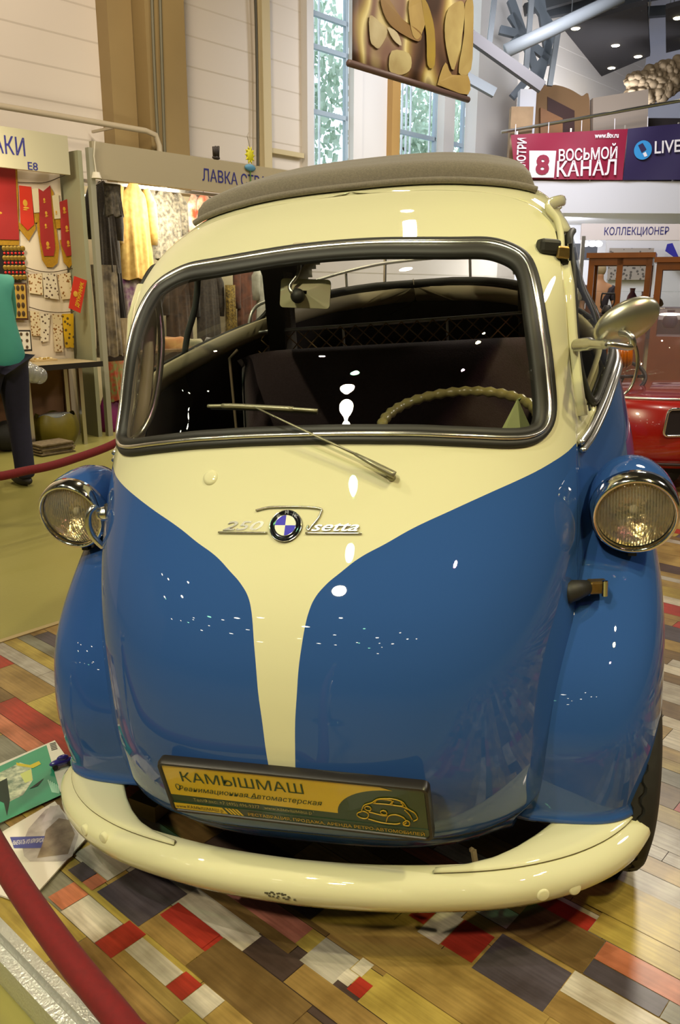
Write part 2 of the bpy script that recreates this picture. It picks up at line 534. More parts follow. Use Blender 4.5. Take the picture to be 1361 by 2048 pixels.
def wood(name, c):
    m = bpy.data.materials.new('parquet_' + name); m.use_nodes = True
    nt = m.node_tree; p = nt.nodes['Principled BSDF']
    p.inputs['Roughness'].default_value = 0.30; p.inputs['Specular IOR Level'].default_value = 0.4
    tc = nt.nodes.new('ShaderNodeTexCoord'); mp = nt.nodes.new('ShaderNodeMapping'); mp.inputs['Scale'].default_value = (3.0, 60, 1)
    n = nt.nodes.new('ShaderNodeTexNoise'); n.inputs['Scale'].default_value = 2.2; n.inputs['Detail'].default_value = 6
    r = nt.nodes.new('ShaderNodeValToRGB')
    r.color_ramp.elements[0].position = 0.33; r.color_ramp.elements[1].position = 0.68
    r.color_ramp.elements[0].color = (*[x * 0.80 for x in c], 1); r.color_ramp.elements[1].color = (*[min(1, x * 1.14) for x in c], 1)
    n2 = nt.nodes.new('ShaderNodeTexNoise'); n2.inputs['Scale'].default_value = 9; n2.inputs['Detail'].default_value = 4
    r2 = nt.nodes.new('ShaderNodeValToRGB'); r2.color_ramp.elements[0].position = 0.3; r2.color_ramp.elements[1].position = 0.62
    r2.color_ramp.elements[0].color = (.52, .47, .40, 1)
    mx = nt.nodes.new('ShaderNodeMixRGB'); mx.blend_type = 'MULTIPLY'; mx.inputs[0].default_value = 1.0
    L = nt.links.new
    L(tc.outputs['Object'], mp.inputs[0]); L(mp.outputs[0], n.inputs['Vector']); L(n.outputs['Fac'], r.inputs[0])
    L(tc.outputs['Object'], n2.inputs['Vector']); L(n2.outputs['Fac'], r2.inputs[0])
    L(r.outputs[0], mx.inputs[1]); L(r2.outputs[0], mx.inputs[2]); L(mx.outputs[0], p.inputs['Base Color'])
    return m


names = list(PAL); WOODS = [wood(n, PAL[n]) for n in names]
PA0, PA1, PB0, PB1 = -0.29, 7.4, -1.93, 4.2
plat = empty('display_platform', H(0, 0, FLOOR), HRZ, 'low display platform with a patchwork wood floor under the blue and cream car', 'platform')
dk = MB()
MAN = [  # tiles read off the photograph: a0, a1, b0, b1, colour
    (.0, .055, -.345, -.135, 'white'), (-.05, .0, -.335, -.19, 'red'), (.085, .14, -.33, -.07, 'pink'), (.06, .14, -.035, .055, 'ash'), (.11, .15, .055, .085, 'white'),
    (.07, .11, .08, .115, 'red'), (.075, .11, .05, .08, 'white'), (.27, .39, .23, .385, 'slate'), (.28, .37, .15, .225, 'red'), (.275, .37, .095, .15, 'white'), (.30, .37, .055, .095, 'red'),
    (.51, .555, .23, .36, 'red'), (.335, .40, .385, .72, 'white'), (.27, .335, .385, .56, 'oak'), (-.10, .03, -.50, -.345, 'slate'), (-.185, -.115, -.505, -.375, 'white'),
    (-.185, -.10, -.375, -.315, 'red'), (-.155, -.11, -.315, -.18, 'white'), (-.155, -.105, -.18, -.13, 'red'), (-.155, -.10, -.13, -.07, 'white'), (-.18, -.115, -.565, -.505, 'salmon'),
    (-.105, -.065, -.61, -.55, 'slate'), (-.105, -.065, -.55, -.51, 'salmon'), (-.05, .0, -.34, -.2, 'red'), (-.065, .0, -.65, -.51, 'ash'), (-.28, -.185, -.64, -.40, 'yellow'),
    (-.10, -.05, -.345, -.19, 'oak'), (-.10, .0, -.19, .06, 'brown'), (-.155, -.10, -.07, .05, 'tan'), (-.28, -.185, -.40, -.10, 'oak'), (-.185, -.155, -.315, .1, 'tan'),
    (-.28, -.155, -.10, .35, 'yellow'), (.0, .06, -.135, -.02, 'dark'), (.0, .06, -.02, .2, 'oak'), (.15, .27, -.09, .40, 'tan'), (.06, .15, .115, .5, 'yellow'), (.055, .085, -.35, -.06, 'brown'),
    (.15, .27, -.45, -.09, 'dark'), (.14, .20, -.72, -.45, 'brown'), (.40, .51, .23, .40, 'brown'), (.40, .45, .40, .55, 'slate'), (.45, .51, .40, .62, 'salmon'), (.335, .40, .72, 1.1, 'white'),
    (.40, .45, .55, .95, 'grey'), (.06, .27, .5, .9, 'oak'), (-.155, .06, .2, .6, 'tan'), (.27, .335, .56, .95, 'yellow'), (.51, .58, .36, .8, 'yellow'), (.58, .70, .25, .7, 'yellow')]
rows = []
a = PA0
seq = [.105, .07, .045, .055, .10, .055, .085, .12, .06, .055, .05, .06, .08, .12, .06, .045, .1, .07]
i = 0
while a < PA1:
    w = seq[i % len(seq)] * (1 if a < 1.2 else 1.15); rows.append((a, min(a + w, PA1))); a += w; i += 1
wts = np.array([.21, .17, .13, .05, .03, .10, .07, .05, .035, .10, .045, .01]); wts = wts / wts.sum()
for (a0, a1) in rows:
    b = PB0 - RNG.random() * 0.2
    while b < PB1:
        ln = RNG.choice([.07, .12, .2, .3, .42, .55]) * (1 if a1 < 1.5 else 1.3)
        b0, b1 = max(b, PB0), min(b + ln, PB1); b += ln
        if b1 <= b0: continue
        ci = int(RNG.choice(len(names), p=wts))
        dk.cur = ci
        g = 0.0008
        dk.add([(b0 + g, a0 + g, 0), (b1 - g, a0 + g, 0), (b1 - g, a1 - g, 0), (b0 + g, a1 - g, 0)], [(0, 1, 2, 3)])
for k_, (a0, a1, b0, b1, n) in enumerate(MAN):
    dk.cur = names.index(n); g = .0008; zz = .0004 + .00006 * k_
    dk.add([(b0 + g, a0 + g, zz), (b1 - g, a0 + g, zz), (b1 - g, a1 - g, zz), (b0 + g, a1 - g, zz)], [(0, 1, 2, 3)])
for v in range(len(dk.v)): x, y, z = dk.v[v]; dk.v[v] = (x, y, z - FLOOR)
deck = dk.build('deck', WOODS, plat)
MB().box(((PB0 + PB1) / 2, (PA0 + PA1) / 2, (-FLOOR - 0.0015) / 2), (PB1 - PB0, PA1 - PA0, -FLOOR - 0.0015)).build('base', mat('platform_core', '#2a1d12', 0.8), plat)
tr = MB()
prof = [(-.045, 0), (-.045, .03), (-.040, .052), (-.02, .058), (-.015, .052), (-.008, .062), (0.012, .064), (0.012, .0)]
tr.grid([[(b, PA0 + y, z) for y, z in prof] for b in (PB0 - .01, PB1)])
tr.build('edge_trim', mat('silver_trim', (0.72, 0.72, 0.70), 0.30, 0.8, bump=(160, 0.35)), plat, smooth=True, angle=30)
tr2 = MB(); tr2.grid([[(PB0 - y - .012, a, z) for y, z in ((.0, 0), (.0, .062), (-.03, .064), (-.03, 0.06))] for a in (PA0, PA1)])
tr2.build('edge_trim', mat('wood_edge', '#a9946c', 0.4), plat)

# ------------------------------------------------------------------ the bubble car: shape tables
ZT=[.10,.16,.22,.28,.34,.40,.46,.52,.58,.64,.70,.76,.82,.88,.94,1.0,1.06,1.12,1.18,1.24,1.30,1.36,1.40,1.44,1.47,1.50,1.52,1.53]
FT=[.20,.135,.098,.074,.059,.0552,.0582,.066,.081,.1057,.1419,.1858,.2310,.272,.3075,.3365,.3650,.4048,.4680,.5520,.6500,.740,.797,.865,.925,1.03,1.15,1.27]
WT=[.50,.522,.537,.541,.5435,.546,.5495,.553,.557,.561,.566,.5697,.5705,.5667,.5584,.547,.5380,.5345,.5385,.5430,.5340,.510,.487,.450,.402,.33,.24,.15]
NT=[3.1,3.1,3.1,3.1,3.08,3.05,3.02,2.99,2.956,2.924,2.895,2.864,2.823,2.768,2.72,2.716,2.753,2.791,2.797,2.8,2.84,2.8,2.75,2.7,2.6,2.5,2.4,2.3]
MT=[.85]*19+[.86,.90,.97,1.05,1.14,1.21,1.29,1.34,1.37]
ST=[.58,.61,.64,.66,.672,.682,.688,.691,.692,.692,.691,.688,.680,.668,.655,.639,.620,.600,.578,.556,.536,.511,.487,.450,.402,.33,.24,.15]
RT=[1.6,1.75,1.86,1.94,2.0,2.05,2.09,2.12,2.14,2.15,2.155,2.15,2.13,2.11,2.08,2.05,2.01,1.97,1.92,1.87,1.82,1.76,1.71,1.66,1.62,1.57,1.52,1.47]
def pch(xs,ys):
    xs=np.array(xs,float);ys=np.array(ys,float);h=np.diff(xs);d=np.diff(ys)/h
    m=np.zeros(len(xs));m[0]=d[0];m[-1]=d[-1]
    for i in range(1,len(xs)-1):
        m[i]=(d[i-1]*h[i]+d[i]*h[i-1])/(h[i]+h[i-1])
    def f(x):
        x=np.asarray(x,float);i=np.clip(np.searchsorted(xs,x)-1,0,len(h)-1);xx=np.clip(x,xs[0],xs[-1])
        t=(xx-xs[i])/h[i]
        return (2*t**3-3*t*t+1)*ys[i]+(t**3-2*t*t+t)*h[i]*m[i]+(3*t*t-2*t**3)*ys[i+1]+(t**3-t*t)*h[i]*m[i+1]
    return f
f_,w_,n_,m_,s_,r_=[pch(ZT,t) for t in(FT,WT,NT,MT,ST,RT)]
def F(x,z):
    f=f_(z);w=w_(z);n=n_(z);m=m_(z)
    u=np.clip(np.abs(x)/w,0,.99999)
    return m-(m-f)*(1-u**n)**(1/n)


RHO = -0.07147                      # the car leans a little on its springs
PIV = 0.6
cr_, sr_ = math.cos(RHO), math.sin(RHO)
car = empty('bubble_car', (cr_ * -PIV + PIV, 0, sr_ * PIV + 0.10), 0,
            'blue and cream bubble car with front opening door, grey fabric roof and yellow green plate', 'car')
car.rotation_euler = (0, RHO, 0)


def w2c(v):
    """world point to car coordinates"""
    x, y, z = v[0] - PIV, v[1], v[2] - 0.10
    return Vector((cr_ * x - sr_ * z + PIV, y, sr_ * x + cr_ * z))


# door seam: right-hand half as (x, z) from the bottom centre round to the top centre
SEAM_H = [(0, .205), (.15, .203), (.28, .198), (.37, .194), (.425, .200), (.458, .217), (.477, .240), (.490, .265), (.503, .305), (.514, .364), (.522, .444), (.528, .528), (.532, .60), (.532, .674),
          (.532, .773), (.5285, .885), (.525, .95), (.518, 1.016), (.512, 1.09), (.5055, 1.17), (.499, 1.25), (.491, 1.314), (.483, 1.333), (.469, 1.357), (.445, 1.381), (.399, 1.404), (.346, 1.422),
          (.256, 1.437), (.145, 1.447), (0, 1.451)]
GLASS_H = [(0, .932), (.10, .931), (.168, .928), (.225, .925), (.287, .918), (.336, .912), (.39, .903), (.424, .8995), (.45, .9005), (.468, .910), (.480, .927), (.484, .955), (.482, .99), (.478, 1.03), (.474, 1.07),
           (.468, 1.11), (.4615, 1.155), (.455, 1.20), (.446, 1.238), (.436, 1.262), (.417, 1.279), (.385, 1.295), (.35, 1.307), (.284, 1.311), (.2, 1.318), (.10, 1.3255), (0, 1.328)]


def closed_half(h, n):
    """mirror a half outline and resample it evenly"""
    c = [np.array(p) for p in catmull(h, 8)]
    full = c + [np.array((-p[0], p[1])) for p in c[-2:0:-1]]
    P = np.array(full + [full[0]])
    d = np.r_[0, np.cumsum(np.linalg.norm(np.diff(P, axis=0), axis=1))]
    t = np.linspace(0, d[-1], n + 1)[:-1]
    return np.stack([np.interp(t, d, P[:, 0]), np.interp(t, d, P[:, 1])], 1)


GC = np.array((0.0, 1.115))


def polar(P, th):
    """radius of a star-shaped outline about GC at the angles th"""
    q = P - GC; a = np.unwrap(np.arctan2(q[:, 1], q[:, 0])); r = np.hypot(q[:, 0], q[:, 1])
    if a[-1] < a[0]: a, r = a[::-1], r[::-1]
    aa = np.r_[a - 2 * np.pi, a, a + 2 * np.pi]; rr = np.r_[r, r, r]
    return np.interp(th, aa, rr)


def Fn(x, z):
    e = 1e-3
    dx = (F(x + e, z) - F(x - e, z)) / (2 * e); dz = (F(x, z + e) - F(x, z - e)) / (2 * e)
    n = np.stack([dx, -np.ones_like(dx), dz], -1)
    return n / np.linalg.norm(n, axis=-1, keepdims=True)


def onF(x, z, off=0.0):
    x = np.asarray(x, float); z = np.asarray(z, float)
    p = np.stack([x, F(x, z), z], -1)
    return p + Fn(x, z) * off


def soften(P, n=3):
    for _ in range(n): P = (np.roll(P, 1, 0) + 2 * P + np.roll(P, -1, 0)) / 4
    return P


OUT = soften(closed_half(GLASS_H, 240), 7)
SEAM = closed_half(SEAM_H, 360)


def inset(P, d):
    t = np.roll(P, -1, 0) - np.roll(P, 1, 0); t /= np.linalg.norm(t, axis=1, keepdims=True)
    n = np.stack([-t[:, 1], t[:, 0]], 1)
    if np.sum(n * (GC - P)) < 0: n = -n
    return P + n * d


# ------------------------------------------------------------------ car paint: cream V over blue, as painted
def paint(name, two_tone):
    m = bpy.data.materials.new(name); m.use_nodes = True
    nt = m.node_tree; p = nt.nodes['Principled BSDF']; L = nt.links.new
    p.inputs['Roughness'].default_value = 0.6; p.inputs['Coat Weight'].default_value = 1.0; p.inputs['Coat Roughness'].default_value = 0.015
    p.inputs['Specular IOR Level'].default_value = 0.0
    tc = nt.nodes.new('ShaderNodeTexCoord'); sp = nt.nodes.new('ShaderNodeSeparateXYZ'); L(tc.outputs['Object'], sp.inputs[0])

    def math_(op, a, b=None):
        n = nt.nodes.new('ShaderNodeMath'); n.operation = op
        for i, v in enumerate((a, b)):
            if v is None: continue
            if isinstance(v, (int, float)): n.inputs[i].default_value = v
            else: L(v, n.inputs[i])
        return n.outputs[0]

    def curve(src, x0, x1, y1, pts, y0=0.0):
        c = nt.nodes.new('ShaderNodeFloatCurve'); cm = c.mapping; cv = cm.curves[0]
        P = [((a - x0) / (x1 - x0), (b - y0) / (y1 - y0)) for a, b in pts]
        cv.points[0].location = P[0]; cv.points[1].location = P[-1]
        for q in P[1:-1]: cv.points.new(*q)
        for q in cv.points: q.handle_type = 'AUTO'
        cm.update()
        t = math_('DIVIDE', math_('SUBTRACT', src, x0), x1 - x0)
        L(t, c.inputs['Value'])
        return math_('ADD', math_('MULTIPLY', c.outputs[0], y1 - y0), y0)

    if two_tone == 'front':
        b = curve(sp.outputs['Z'], .15, .90, .60, [(.15, .019), (.28, .020), (.32, .0222), (.366, .0245), (.418, .028), (.475, .0315), (.525, .0365), (.575, .0407), (.612, .0455), (.645, .0505), (.662, .0545), (.682, .0625),
                                                   (.703, .080), (.7245, .108), (.745, .138), (.7675, .186), (.789, .232), (.812, .296), (.835, .368), (.848, .416), (.857, .450), (.866, .480), (.876, .510), (.886, .530), (.90, .60)])
        f = math_('MULTIPLY', math_('GREATER_THAN', b, math_('ABSOLUTE', sp.outputs['X'])), math_('GREATER_THAN', sp.outputs['Z'], .27))
    elif two_tone == 'side':
        b = curve(sp.outputs['Y'], 0.0, 2.4, 1.4, [(0, .80), (.30, .84), (.48, .866), (.55, .877), (.61, .889), (.676, .915), (.727, .940), (.778, .968), (.826, .990), (.923, 1.015), (1.1, 1.045), (1.5, 1.12), (1.8, 1.19), (2.1, 1.235), (2.4, 1.24)])
        f = math_('GREATER_THAN', sp.outputs['Z'], b)
    if two_tone:
        mx = nt.nodes.new('ShaderNodeMixRGB'); L(f, mx.inputs[0])
        mx.inputs[1].default_value = (*BLUE, 1); mx.inputs[2].default_value = (*CREAM, 1)
        L(mx.outputs[0], p.inputs['Base Color'])
    else:
        p.inputs['Base Color'].default_value = (*(BLUE if name == 'blue_paint' else CREAM), 1)
    return m


BLUE = (0.028, 0.082, 0.275)
CREAM = (0.66, 0.635, 0.42)
P_FRONT = paint('door_paint', 'front'); P_SIDE = paint('body_paint', 'side'); P_BLUE = paint('blue_paint', None); P_CREAM = paint('cream_paint', None)
DARKIN = mat('dark_interior', '#332a28', 0.85)
BEIGE = mat('interior_beige', '#c4b796', 0.5)

# ------------------------------------------------------------------ body shell
zb_ = pch([0, .30, .48, .55, .61, .676, .727, .778, .826, .923, 1.1, 1.5, 1.8, 2.1, 2.4], [.80, .84, .866, .877, .889, .915, .940, .968, .990, 1.015, 1.045, 1.12, 1.19, 1.235, 1.24])
_sh = np.array([p for p in catmull(SEAM_H, 6)])
_up = _sh[_sh[:, 1] > .30]


def xs_(z):
    """half width of the door at height z"""
    if z > 1.4505: return 0.0
    if z < .30: return float(np.interp(z, [.19, .217, .24, .265, .305], [.40, .458, .477, .49, .503]))
    return float(np.interp(z, _up[:, 1], _up[:, 0]))


def smooth01(a, b, x):
    t = min(1, max(0, (x - a) / (b - a))); return t * t * (3 - 2 * t)


def flank(z, s):
    """s 0..1 from the door seam to the middle of the tail, right-hand side"""
    xs = max(xs_(z), 0.02)
    ws, w, m, r = float(s_(z)), float(w_(z)), float(m_(z)), float(r_(z))
    be = smooth01(1.12, 1.33, z)
    ye = 1.05 * (1 - be) + m * be
    if s < 0.5:
        t = s / 0.5
        ys = float(F(xs, z))
        P = [np.array(q) for q in ((xs, ys), (xs + .035, ys + .14), (ws, .78), (ws, 1.05))]
        bz = (1 - t) ** 3 * P[0] + 3 * (1 - t) ** 2 * t * P[1] + 3 * (1 - t) * t * t * P[2] + t ** 3 * P[3]
        u0_ = min(xs / w, .9999); ph0 = math.asin(u0_); ph = ph0 + (math.pi / 2 - ph0) * t
        xx = w * math.sin(ph); fx = np.array((xx, float(F(xx, z)) if t < 1 else m))
        q = bz * (1 - be) + fx * be
        return q
    t = (s - .5) / .5 * math.pi / 2
    n = 2.25
    wq = ws * (1 - be) + w * be
    return np.array((wq * math.cos(t) ** (2 / n), ye + (r - ye) * math.sin(t) ** (2 / n)))


ZR = list(np.linspace(.14, 1.36, 92)) + list(np.linspace(1.365, 1.45, 18)) + [1.458, 1.466, 1.474, 1.482, 1.49, 1.498, 1.506, 1.513, 1.519, 1.5245, 1.528, 1.53]
NF_, NS_ = 12, 110


def ring(z):
    """one level of the shell, right half: under the door's edge, then flank and tail"""
    xs = xs_(z); out = []
    x0 = 0.0 if (z < .235 or z > 1.405) else max(0, xs - .035)
    for i in range(NF_):
        x = x0 + (xs - x0) * i / NF_
        under = 0.016 * smooth01(0, .012, xs - x) if z < 1.4505 else 0
        out.append((x, float(F(x, z)) + under))
    for i in range(NS_ + 1): out.append(tuple(flank(z, i / NS_)))
    return [(p[0], p[1], z) for p in out]


rows = [ring(z) for z in ZR]
lo = rows[0]; rows = [[(x * .9, 1.0 + (y - 1.0) * .88, .125) for x, y, z in lo]] + rows
R = np.array(rows); NR, NC = R.shape[:2]


def is_window(p):
    x, y, z = p
    if y < 0.62: return False
    zb = float(zb_(y)) + 0.018
    if 0.66 < y < 1.58 and zb < z < 1.325 and (y - .66) > (z - .93) * 0.13 and x > .3: return True
    if y > 1.66 and zb + 0.02 < z < 1.425 and x < .46: return True
    return False


sh = MB()
idx = {}
for side in (1, -1):
    o = len(sh.v)
    sh.v += [(side * p[0], p[1], p[2]) for r in R for p in r]
    for i in range(NR - 1):
        for j in range(NC - 1):
            c = (R[i, j] + R[i + 1, j + 1]) / 2
            if is_window(c): continue
            if ZR[max(i - 1, 0)] > .24 and ZR[max(i - 1, 0)] < 1.40 and j < 2: continue
            q = (o + i * NC + j, o + i * NC + j + 1, o + (i + 1) * NC + j + 1, o + (i + 1) * NC + j)
            sh.f.append(q if side == 1 else q[::-1]); sh.mi.append(0)
tip = len(sh.v); sh.v.append((0, 1.37, 1.533))
# close the crown of the roof
for side in (0, 1):
    o = side * NR * NC + (NR - 1) * NC
    for j in range(NC - 1): sh.f.append((o + j, o + j + 1, tip)); sh.mi.append(0)
shell = sh.build('body_shell', P_SIDE, car, smooth=True, weld=True)
so = shell.modifiers.new('solid', 'SOLIDIFY'); so.thickness = 0.008; so.offset = -1
bmx = bmesh.new(); bmx.from_mesh(shell.data); SHELL = BVHTree.FromBMesh(bmx); bmx.free()

# ------------------------------------------------------------------ front door (one panel round the windscreen)
TH = np.linspace(0, 2 * np.pi, 441)[:-1]
rg = polar(inset(OUT, .012), TH); rb = polar(SEAM, TH)
dd = MB(); rows = []
for k, t in enumerate(list(np.linspace(0, .97, 60)) + [.98, .99, .996, 1.0]):
    r_k = rg + (rb - .0035 - rg) * t
    x = GC[0] + np.cos(TH) * r_k; z = GC[1] + np.sin(TH) * r_k
    P = onF(x, z, 0.004)
    if k >= 60:
        P = onF(x, z, 0.004 - (0.0, .0015, .005, .02)[k - 60])
    rows.append([tuple(p) for p in P])
dd.grid(rows, cu=True)
door = dd.build('front_door', P_FRONT, car, smooth=True)

# black tube in the groove stands in for the shade of the seam gap
gl = MB(); ring_s = [tuple(onF(p[0], p[1], -0.006)) for p in SEAM]
gl.tube(ring_s, 0.0045, 6, closed=True)
gl.build('seam_shade_line', RUBBER, car, smooth=True)

# windscreen glass, rubber and bright bead
gs = MB(); inn = inset(OUT, .030); rows = []
for t in np.linspace(0, 1, 24):
    P = GC + (inn - GC) * t
    rows.append([tuple(p) for p in onF(P[:, 0], P[:, 1], 0.003)])
gs.grid(rows, cu=True)
gs.build('windscreen', glass_mat('windscreen_glass', (0.90, 0.91, 0.89), 1.0), car, smooth=True)


def band(name, prof, m, parent):
    """prof = [(inset from the outline, height above the surface)]"""
    b = MB(); rows = []
    for d, h in prof:
        P = inset(OUT, d); rows.append([tuple(p) for p in onF(P[:, 0], P[:, 1], h)])
    b.grid(rows, cu=True)
    return b.build(name, m, parent, smooth=True)


gk = band('windscreen_rubber', [(.0, .002), (.001, .009), (.005, .013), (.011, .0135), (.0135, .010), (.019, .010), (.0215, .0135), (.028, .013), (.034, .010), (.0365, .003), (.036, -.008)], RUBBER, car)
band('bright_bead', [(.0125, .010), (.0128, .0155), (.0165, .0175), (.0200, .0155), (.0203, .010)], mat('bead_silver', (.88, .86, .82), .24, 1.0), gk)

# ------------------------------------------------------------------ fenders
zf = [.14, .20, .25, .36, .48, .60, .70, .76, .81]
fff = pch(zf, [.285, .275, .27, .272, .325, .455, .57, .64, .70])
fwo = pch(zf, [.690, .702, .711, .716, .720, .712, .685, .645, .575])


def fend_ring(z, side, grow=0.0):
    ff, wo = float(fff(z)) - grow, float(fwo(z)) + grow; n = 4.0; out = []
    xi = .44
    for i in range(11): out.append((xi - .10 + .10 * i / 11, ff + .05 * (1 - i / 11) ** 2))
    for i in range(61):
        ph = math.pi / 2 * i / 60
        out.append((xi + (wo - xi) * math.sin(ph) ** (2 / n), .85 - (.85 - ff) * math.cos(ph) ** (2 / n)))
    for i in range(1, 25):
        ph = math.pi / 2 * i / 24
        out.append((.40 + (wo - .40) * math.cos(ph) ** (2 / 2.6), .85 + .55 * math.sin(ph) ** (2 / 2.6)))
    return [(side * x, y, z) for x, y in out]


for side in (1, -1):
    fm = MB(); zz = np.linspace(.172, .81, 60)
    base = fend_ring(.172, side)
    rows = [[(x - side * .006, y + .012, .162) for x, y, z in base], [(x + side * 0.003, y - .004, .1615) for x, y, z in base], [(x + side * 0.006, y - .007, .167) for x, y, z in base],
            [(x + side * 0.004, y - .005, .173) for x, y, z in base]]
    rows += [fend_ring(z, side) for z in zz[1:]]
    fm.grid(rows)
    tag(fm.build('fender', P_BLUE, car, smooth=True))

# ------------------------------------------------------------------ headlamps
for side in (1, -1):
    c = Vector((side * .640, .487, .744))
    mx = Matrix.Translation(c) @ Matrix.Rotation(math.radians(13), 4, 'X') @ Matrix.Rotation(math.radians(90), 4, 'X')
    hb = MB()
    prof = [(.084, .0), (.0875, -.015), (.0885, -.045), (.085, -.085), (.076, -.125), (.060, -.158), (.036, -.182), (.0, -.192)]
    hb.lathe(prof, 40, mx)
    lamp = hb.build('headlamp', P_BLUE, car, smooth=True)
    MB().lathe([(.0745, .004), (.0750, .011), (.0785, .015), (.0835, .012), (.0870, .002), (.0885, -.012), (.0890, -.022), (.0870, -.022)], 48, mx).build('chrome_rim', CHROME, lamp, smooth=True)
    le = MB(); rows = []
    for r in np.linspace(0, .0748, 14): rows.append([mx @ Vector((r * math.cos(a), r * math.sin(a), .004 + .024 * (1 - (r / .0748) ** 2))) for a in np.linspace(0, 2 * np.pi, 49)[:-1]])
    le.grid(rows, cu=True)
    lm = glass_mat('lamp_glass', (.95, .90, .80), 1.3, 0.02, milky=.05)
    lo_ = le.build('lens', lm, lamp, smooth=True)
    ri = MB()
    for i in range(-12, 13):
        x = i * .0058; hh = math.sqrt(max(0, .071 ** 2 - x * x))
        ys = np.linspace(-hh, hh, 9)
        ri.tube([mx @ Vector((x, y, .0025 + .024 * (1 - (x * x + y * y) / .0748 ** 2))) for y in ys], .0013, 5)
    ri.build('lens_flutes', glass_mat('flute_glass', (.90, .85, .72), 1.5, 0.08, milky=.16), lamp, smooth=True)
    MB().lathe([(.0745, -.001), (.062, -.022), (.042, -.043), (.018, -.055), (.0, -.057)], 32, mx).build('reflector', mat('reflector', (.86, .79, .62), .25, .85, bump=(70, .45)), lamp, smooth=True)
    MB().ell(mx @ Vector((0, 0, -.022)), (.010, .010, .010), 12, 8).build('bulb', mat('bulb_glass', (.85, .85, .8), .05), lamp, smooth=True)
    MB().box(c + Vector((0, .040, -.090)), (.018, .018, .018)).build('adjusting_knob', RUBBER, lamp, bevel=.002)
    br = MB(); br.tube([c + Vector((-side * .03, .10, -.01)), c + Vector((-side * .10, .15, -.01))], [.04, .055], 16)
    br.build('mounting_arm', P_BLUE, lamp, smooth=True)

# ------------------------------------------------------------------ bumper
BH = [(0, .046), (.10, .050), (.20, .060), (.30, .078), (.385, .100), (.46, .130), (.53, .170), (.59, .220), (.635, .275), (.660, .322), (.668, .352)]
bc = [np.array(p) for p in catmull(BH, 6)]
bc = [np.array((-p[0], p[1])) for p in bc[:0:-1]] + bc
bm_ = MB(); rows = []
nb = len(bc)
pr_ = [(.060, .148), (.046, .1545), (.026, .156), (.008, .150), (-.004, .135), (-.006, .115), (.002, .094), (.016, .078), (.034, .072), (.030, .080)]
for i, p in enumerate(bc):
    t = bc[min(i + 1, nb - 1)] - bc[max(i - 1, 0)]; t /= np.linalg.norm(t); n = np.array((-t[1], t[0]))
    end = smooth01(0, .10, min(np.linalg.norm(p - bc[0]), np.linalg.norm(p - bc[-1])))
    k = .72 + .28 * end ** .6
    rows.append([(p[0] + n[0] * d, p[1] + n[1] * d, .115 + (z - .115) * k + (1 - k) * .022) for d, z in pr_])
bm_.grid(rows)
for r in (rows[0], rows[-1]):
    c = np.mean(np.array(r), 0); o = len(bm_.v); bm_.v += [tuple(q) for q in r] + [tuple(c)]
    for j in range(len(r) - 1): bm_.f.append((o + j, o + j + 1, o + len(r))); bm_.mi.append(0)
bumper = bm_.build('bumper', P_CREAM, car, smooth=True)
bb_ = bmesh.new(); bb_.from_mesh(bumper.data); BUMP = BVHTree.FromBMesh(bb_); bb_.free()
for side in (1, -1):
    wg = MB()
    ou = []
    for q_ in range(1, nb - 1):
        if bc[q_][0] < .262 or bc[q_][1] > .318: continue
        t = bc[q_ + 1] - bc[q_ - 1]; t /= np.linalg.norm(t); ou.append((bc[q_][0] - t[1] * .024, bc[q_][1] + t[0] * .024))
    inn_ = [(ou[-1][0] - .004, .322), (.56, .321), (.506, .320), (.495, .314), (.486, .300), (.470, .272), (.445, .236), (.41, .194), (.37, .157), (.32, .128), (.266, .108)]
    i_ = np.array(inn_)[::-1]; d_ = np.r_[0, np.cumsum(np.linalg.norm(np.diff(i_, axis=0), axis=1))]; tt = np.linspace(0, d_[-1], len(ou))
    ii = np.stack([np.interp(tt, d_, i_[:, 0]), np.interp(tt, d_, i_[:, 1])], 1)
    rows = []
    for s in (0, .25, .5, .75, .93, .98, 1.0, 1.0):
        dz = {0: .0, .98: -.001, 1.0: -.004}.get(s, 0)
        rows.append([(side * (o[0] * (1 - s) + q[0] * s), o[1] * (1 - s) + q[1] * s, .1585 + dz + .004 * math.sin(math.pi * s)) for o, q in zip(ou, ii)])
    rows[-1] = [(x, y, z - .020) for x, y, z in rows[-1]]
    wg.grid(rows)
    wg.build('bumper_wing', P_CREAM, bumper, smooth=True, solid=.003)
    sm = MB(); sm.tube([(side * o[0], o[1] + .0005, .1585) for o in ou[::2]], .0014, 5); sm.build('wing_joint', mat('joint_dirt', '#5d5233', .8), bumper, smooth=True)
    for px_, py_ in (((1151, 1778), (1087, 1790)) if side > 0 else ((169, 1661), (207, 1677))):
        o_ = w2c(CAM); d_2 = w2c(CAM + ray(px_, py_)) - o_
        hit = BUMP.ray_cast(o_, d_2)
        hn = hit[1] if hit[1].dot(d_2) < 0 else -hit[1]
        MB().lathe([(.0, .0032), (.009, .003), (.0115, .0022), (.0128, .0), (.0135, -.006)], 24, frame(hit[0], (0, 0, 1), hn)).build('bumper_bolt', P_CREAM, bumper, smooth=True)
    ir = MB(); ir.bar((side * .53, .26, .13), (side * .40, .62, .19), .03, .03); ir.build('bumper_iron', mat('dark_iron', '#15130f', .6), bumper)
sc_ = MB()
for i in range(26):
    x = -.055 + .06 * RNG.random(); sc_.box((x, float(np.interp(x, [b[0] for b in bc], [b[1] for b in bc])) - .0062, .108 + .012 * RNG.random()), (.004, .001, .003))
sc_.build('paint_scuffs', mat('scuff', '#4a4634', .8), bumper)

